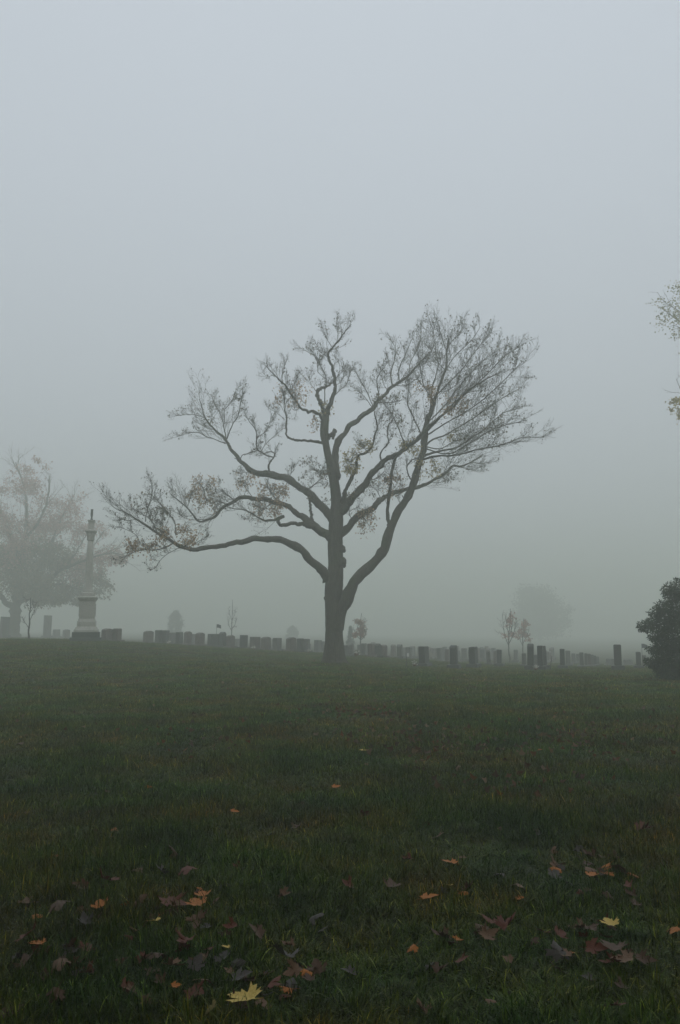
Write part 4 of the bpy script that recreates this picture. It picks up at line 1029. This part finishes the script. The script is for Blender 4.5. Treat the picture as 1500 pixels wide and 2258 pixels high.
# ------------------------------------------------------------------ fallen maple leaves
def leaf_mat(name, c0, c1, rough=.5):
    m, nt, b = mat(name, rough=rough)
    tc = nt.nodes.new('ShaderNodeTexCoord'); oi = nt.nodes.new('ShaderNodeObjectInfo')
    ad = nt.nodes.new('ShaderNodeVectorMath'); ad.operation = 'ADD'
    nt.links.new(tc.outputs['Object'], ad.inputs[0]); nt.links.new(oi.outputs['Location'], ad.inputs[1])
    n = noise_node(nt, 22, 5, .65, ad.outputs[0])
    r = ramp(nt, n.outputs[0], [(.35, c0), (.65, c1)])
    nt.links.new(r.outputs[0], b.inputs['Base Color']); bump(nt, b, n.outputs[0], .5, .004); b.inputs['Specular IOR Level'].default_value = .2
    return m
LM = {'golden yellow': leaf_mat('leaf_yellow', (.52, .34, .05), (.72, .54, .14)), 'pale straw': leaf_mat('leaf_straw', (.36, .28, .11), (.46, .38, .18)),
      'orange': leaf_mat('leaf_orange', (.34, .095, .010), (.52, .19, .018)), 'red-brown': leaf_mat('leaf_redbrown', (.09, .022, .009), (.17, .045, .014)),
      'brown': leaf_mat('leaf_brown', (.06, .028, .012), (.12, .058, .024)), 'tan': leaf_mat('leaf_tan', (.14, .075, .035), (.22, .125, .07)), 'grey': leaf_mat('leaf_grey', (.07, .06, .05), (.11, .095, .08))}
half = [(0, 0), (.05, .10), (.30, .02), (.26, .12), (.36, .14), (.27, .24), (.50, .36), (.42, .42), (.48, .56), (.34, .50), (.20, .44), (.24, .66), (.16, .66), (.13, .80), (0, 1.0)]
def maple_leaf_mesh(seed, curl):
    r = random.Random(seed)
    outl = half + [(-x, y) for x, y in half[-2:0:-1]]
    outl = [(x * r.uniform(.92, 1.08), y * r.uniform(.95, 1.05)) for x, y in outl]
    n = len(outl); cen = (0, .36)
    inner = [((x - cen[0]) * .5, cen[1] + (y - cen[1]) * .5) for x, y in outl]
    V2 = outl + inner + [cen]
    ax = r.uniform(-.6, .6)
    def bend(x, y):
        d = math.hypot(x, y - .36)
        u = x * math.cos(ax) + (y - .36) * math.sin(ax)
        return curl * (u * u * 1.5) + .05 * math.sin(9 * x + seed) * d + .05 * math.sin(8 * y + 2 * seed) * d - .10 * abs(x) * (1 if curl < 0 else -.6)
    V = np.array([(x, y - .36, bend(x, y)) for x, y in V2])
    q = np.array([[i, (i + 1) % n, n + (i + 1) % n, n + i] for i in range(n)]); t3 = np.array([[n + i, n + (i + 1) % n, 2 * n] for i in range(n)])
    # stalk
    s0 = len(V); st = np.array([[.012, -.36, 0], [-.012, -.36, 0], [-.006, -.60, .05], [.006, -.60, .05], [0, -.36, .02], [0, -.6, .06]])
    V = np.concatenate([V, st]); q = np.concatenate([q, [[s0, s0 + 1, s0 + 2, s0 + 3], [s0, s0 + 3, s0 + 5, s0 + 4], [s0 + 1, s0 + 4, s0 + 5, s0 + 2]]])
    return V, q, t3
shapes = [maple_leaf_mesh(s, c_) for s, c_ in ((1, .5), (2, -.5), (3, .9), (4, .25), (5, -.9))]
lm_cache = {}
def leaf_me(k, colr):
    if (k, colr) not in lm_cache:
        V, q, t3 = shapes[k]; me = mesh_np('fallen_leaf', V, [q, t3], True); me.materials.append(LM[colr]); lm_cache[(k, colr)] = me
    return lm_cache[(k, colr)]
lr = random.Random(3)
def ground_hit(px, py):
    lo, hi = 1.0, 120.0
    for _ in range(50):
        m_ = (lo + hi) / 2; p = ray_pt(px, py, m_)
        if p[2] > z1(p[0], m_) + .03: lo = m_
        else: hi = m_
    return ray_pt(px, py, lo)
def drop(p, size, colr, label, group, lift=.045):
    o = bpy.data.objects.new('fallen_leaf', leaf_me(lr.randrange(5), colr)); COL.objects.link(o)
    o.location = (p[0], p[1], z1(p[0], p[1]) + lift + lr.uniform(-.008, .012))
    o.rotation_euler = (lr.gauss(.12, .32), lr.gauss(0, .32), lr.uniform(0, 6.28)); o.scale = (size,) * 3
    tag(o, label, 'leaf', group); return o
KEY = [(540, 2226, 84, 'golden yellow', 'large bright yellow fallen maple leaf at the bottom edge of the lawn'),
 (466, 2249, 42, 'pale straw', 'pale straw fallen leaf left of the bright yellow one at the bottom edge'),
 (434, 2010, 50, 'orange', 'vivid orange fallen leaf in the brown cluster on the left'),
 (447, 1988, 38, 'orange', 'smaller orange leaf touching the top of the vivid orange one'),
 (338, 2053, 38, 'golden yellow', 'tawny yellow curled leaf below the red-brown leaf on the left'),
 (378, 2005, 66, 'red-brown', 'broad dark red-brown leaf left of the vivid orange one'),
 (236, 1958, 50, 'red-brown', 'red-brown leaf at the top of the far-left leaf cluster'),
 (220, 2015, 40, 'orange', 'dull orange leaf low in the far-left leaf cluster'),
 (128, 2012, 52, 'brown', 'dark brown curled leaf left of the far-left cluster'),
 (60, 2085, 52, 'red-brown', 'red-brown leaf near the left frame edge'),
 (83, 2098, 40, 'orange', 'dull orange leaf overlapping the red-brown one near the left edge'),
 (55, 2142, 44, 'brown', 'brown curled leaf below the pair near the left edge'),
 (130, 2146, 48, 'tan', 'tan curled leaf right of the brown one near the left edge'),
 (186, 2052, 36, 'grey', 'small greyish leaf between the left edge and the red-brown leaf'),
 (386, 1892, 38, 'brown', 'brown leaf above the left leaf cluster'), (356, 1936, 34, 'grey', 'greyish leaf between the brown leaf and the left cluster'),
 (412, 1934, 44, 'red-brown', 'red-brown leaf just above the vivid orange one'), (302, 2008, 40, 'tan', 'tan leaf between the far-left cluster and the broad red-brown leaf'),
 (513, 2064, 34, 'red-brown', 'narrow red-brown leaf right of the left clusters'), (410, 2096, 46, 'red-brown', 'red-brown leaf below the left clusters'),
 (350, 2122, 48, 'brown', 'brown leaf below the tawny yellow one'), (380, 2152, 46, 'tan', 'tan leaf above the bottom-left corner area'),
 (432, 2146, 44, 'grey', 'grey leaf right of the low tan one'), (498, 2112, 22, 'golden yellow', 'tiny yellow leaf fragment at lower centre left'),
 (628, 2128, 56, 'grey', 'dark grey flat leaf at lower centre'), (695, 2040, 40, 'grey', 'grey leaf at centre of the foreground'), (626, 1990, 34, 'tan', 'small tan leaf above the grey leaf at centre'),
 (568, 2078, 44, 'brown', 'brown leaf left of the dark grey flat leaf'), (386, 2194, 24, 'orange', 'small red-orange leaf at the bottom left'), (598, 2190, 46, 'red-brown', 'red-brown leaf above the bright yellow one'),
 (650, 2168, 42, 'tan', 'tan leaf right of the red-brown one near the bottom'), (120, 2215, 46, 'brown', 'brown leaf in the bottom left corner'),
 (992, 1916, 44, 'orange', 'orange leaf upright in the grass right of centre'), (1366, 1930, 52, 'tan', 'large pinkish tan leaf at the right of the foreground'),
 (1302, 1928, 42, 'tan', 'tan leaf just left of the large pinkish tan one'), (1306, 1946, 32, 'orange', 'dull orange leaf below the tan pair on the right'),
 (945, 2001, 44, 'orange', 'yellow-orange leaf low right of centre'), (990, 1967, 22, 'golden yellow', 'small golden leaf between the two orange ones right of centre'),
 (1117, 2056, 50, 'red-brown', 'upright red-brown leaf at the lower right of centre'), (1076, 2082, 44, 'tan', 'tan leaf left of the upright red-brown one'),
 (1347, 2053, 44, 'golden yellow', 'golden leaf at the right of the foreground'), (1306, 2062, 36, 'brown', 'brown leaf left of the golden one on the right'), (1236, 2076, 38, 'red-brown', 'red-brown leaf between the upright one and the golden one'),
 (1235, 2116, 56, 'grey', 'dark grey leaf at the lower right'), (1356, 2112, 62, 'brown', 'broad brown leaf below the golden one on the right'), (1380, 2138, 52, 'tan', 'pale tan leaf under the broad brown one on the right'),
 (1420, 1841, 46, 'red-brown', 'red-brown leaf high on the right of the foreground'), (965, 1860, 34, 'tan', 'tan leaf above the orange one right of centre'), (1150, 1968, 40, 'tan', 'tan leaf in the middle of the right foreground'),
 (1385, 1972, 28, 'red-brown', 'small red leaf below the pinkish tan one'), (1310, 2112, 50, 'red-brown', 'red-brown leaf left of the broad brown one'), (865, 1972, 42, 'brown', 'brown leaf left of the orange one right of centre'),
 (770, 1970, 34, 'red-brown', 'red-brown leaf at the middle of the foreground'), (803, 1664, 24, 'golden yellow', 'bright yellow leaf alone in the middle lawn'), (740, 1746, 22, 'orange', 'orange leaf alone in the middle lawn'),
 (516, 1802, 22, 'orange', 'orange leaf alone in the left middle lawn'), (803, 1808, 24, 'red-brown', 'red-brown leaf alone just above the foreground'), (1360, 2240, 40, 'red-brown', 'dim red-brown leaf in the bottom right area')]
GL = 'fallen maple leaves on the lawn'
for (px, py, wpx, colr, lab) in KEY:
    p = ground_hit(px, py)
    drop(p, max(.05, wpx * p[1] / F0 * 1.0), colr, lab, GL, .075)
    if colr in ('golden yellow', 'orange'):
        o = COL.objects[-1]; o.data = leaf_me(3, colr); o.rotation_euler = (lr.gauss(0, .10), lr.gauss(0, .12), lr.uniform(-1.2, 1.2))
cl = [(250, 1990, 110, 50), (420, 2010, 80, 40), (400, 2120, 120, 60), (1100, 2070, 120, 40), (1330, 2100, 90, 50), (1330, 1930, 90, 40), (600, 2160, 120, 50), (1150, 1880, 120, 40), (100, 2110, 100, 50), (950, 1640, 180, 50), (1250, 1640, 200, 50), (790, 1560, 110, 25)]
n_ = 0; withered = {}
while n_ < 230:
    if lr.random() < .55:
        c_ = lr.choice(cl); px = lr.gauss(c_[0], c_[2] * .6); py = lr.gauss(c_[1], c_[3] * .6)
    else:
        px = lr.uniform(-20, 1520); py = 1560 + 690 * lr.random() ** 1.2
    if not (-20 < px < 1520 and 1560 < py < 2255): continue
    p = ground_hit(px, py)
    near = p[1] < 7
    colr = lr.choice(['brown', 'brown', 'red-brown', 'red-brown', 'tan', 'brown', 'grey', 'orange'] if near else ['brown', 'red-brown', 'brown', 'tan', 'red-brown', 'orange'])
    where = '%s %s' % ('far left' if px < 300 else 'left' if px < 600 else 'centre' if px < 900 else 'right' if px < 1200 else 'far right', 'at the bottom edge' if py > 2160 else 'of the near foreground' if py > 2030 else 'of the foreground' if py > 1900 else 'just beyond the foreground' if py > 1780 else 'of the middle lawn' if py > 1650 else 'of the distant lawn')
    o = drop(p, lr.uniform(.055, .115), colr, 'leaf', GL, .042)
    withered.setdefault((colr, where), []).append((px, o))
    n_ += 1
for (colr, where), items in withered.items():
    items.sort(key=lambda it: it[0])
    for i, (_, o) in enumerate(items):
        o['label'] = ('withered %s leaf half sunk in the grass, %s' % (colr, where)) if len(items) == 1 else 'withered %s leaf, %s from the left among those %s' % (colr, ORD[i], where)
# the many tiny far ones
B = Batch(); lr2 = np.random.default_rng(4)
n = 900
yy = 12 + 28 * lr2.random(n); xx = (lr2.random(n) - .5) * yy * 1.1
for (cx, cy_, rx, ry, m_) in ((950, 1640, 160, 35, 160), (1250, 1630, 170, 35, 160), (790, 1565, 110, 20, 170), (480, 1620, 200, 40, 60), (1150, 1720, 200, 40, 60)):
    hit = [ground_hit(lr2.normal(cx, rx * .6), lr2.normal(cy_, ry * .6)) for _ in range(m_)]
    xx = np.append(xx, [h_[0] for h_ in hit]); yy = np.append(yy, [h_[1] for h_ in hit])
pos = np.stack([xx, yy, zt(xx, yy) + .05], -1)
leaves(B, pos, .09, [(.11, .055, .025), (.08, .045, .025), (.20, .13, .07), (.15, .06, .02)], lr2, 0)
lit = B.build('leaf_litter', M_leaf, None, False); tag(lit, 'tiny withered leaves strewn over the far lawn', 'leaves', None, 'stuff')

# ------------------------------------------------------------------ fog
hz = link('haze', box_mesh(1210, 1210, -6.0, 25.0, .01))
tag(hz, 'even grey fog over the whole cemetery', None, None, 'stuff')
hm = bpy.data.materials.new('haze_air'); hm.use_nodes = True
nt = hm.node_tree
for n_ in list(nt.nodes): nt.nodes.remove(n_)
pv = nt.nodes.new('ShaderNodeVolumePrincipled'); pv.inputs['Color'].default_value = (.955, .99, .91, 1)
pv.inputs['Density'].default_value = FOG; pv.inputs['Anisotropy'].default_value = 0.45
ou = nt.nodes.new('ShaderNodeOutputMaterial'); nt.links.new(pv.outputs[0], ou.inputs['Volume'])
hz.data.materials.append(hm)
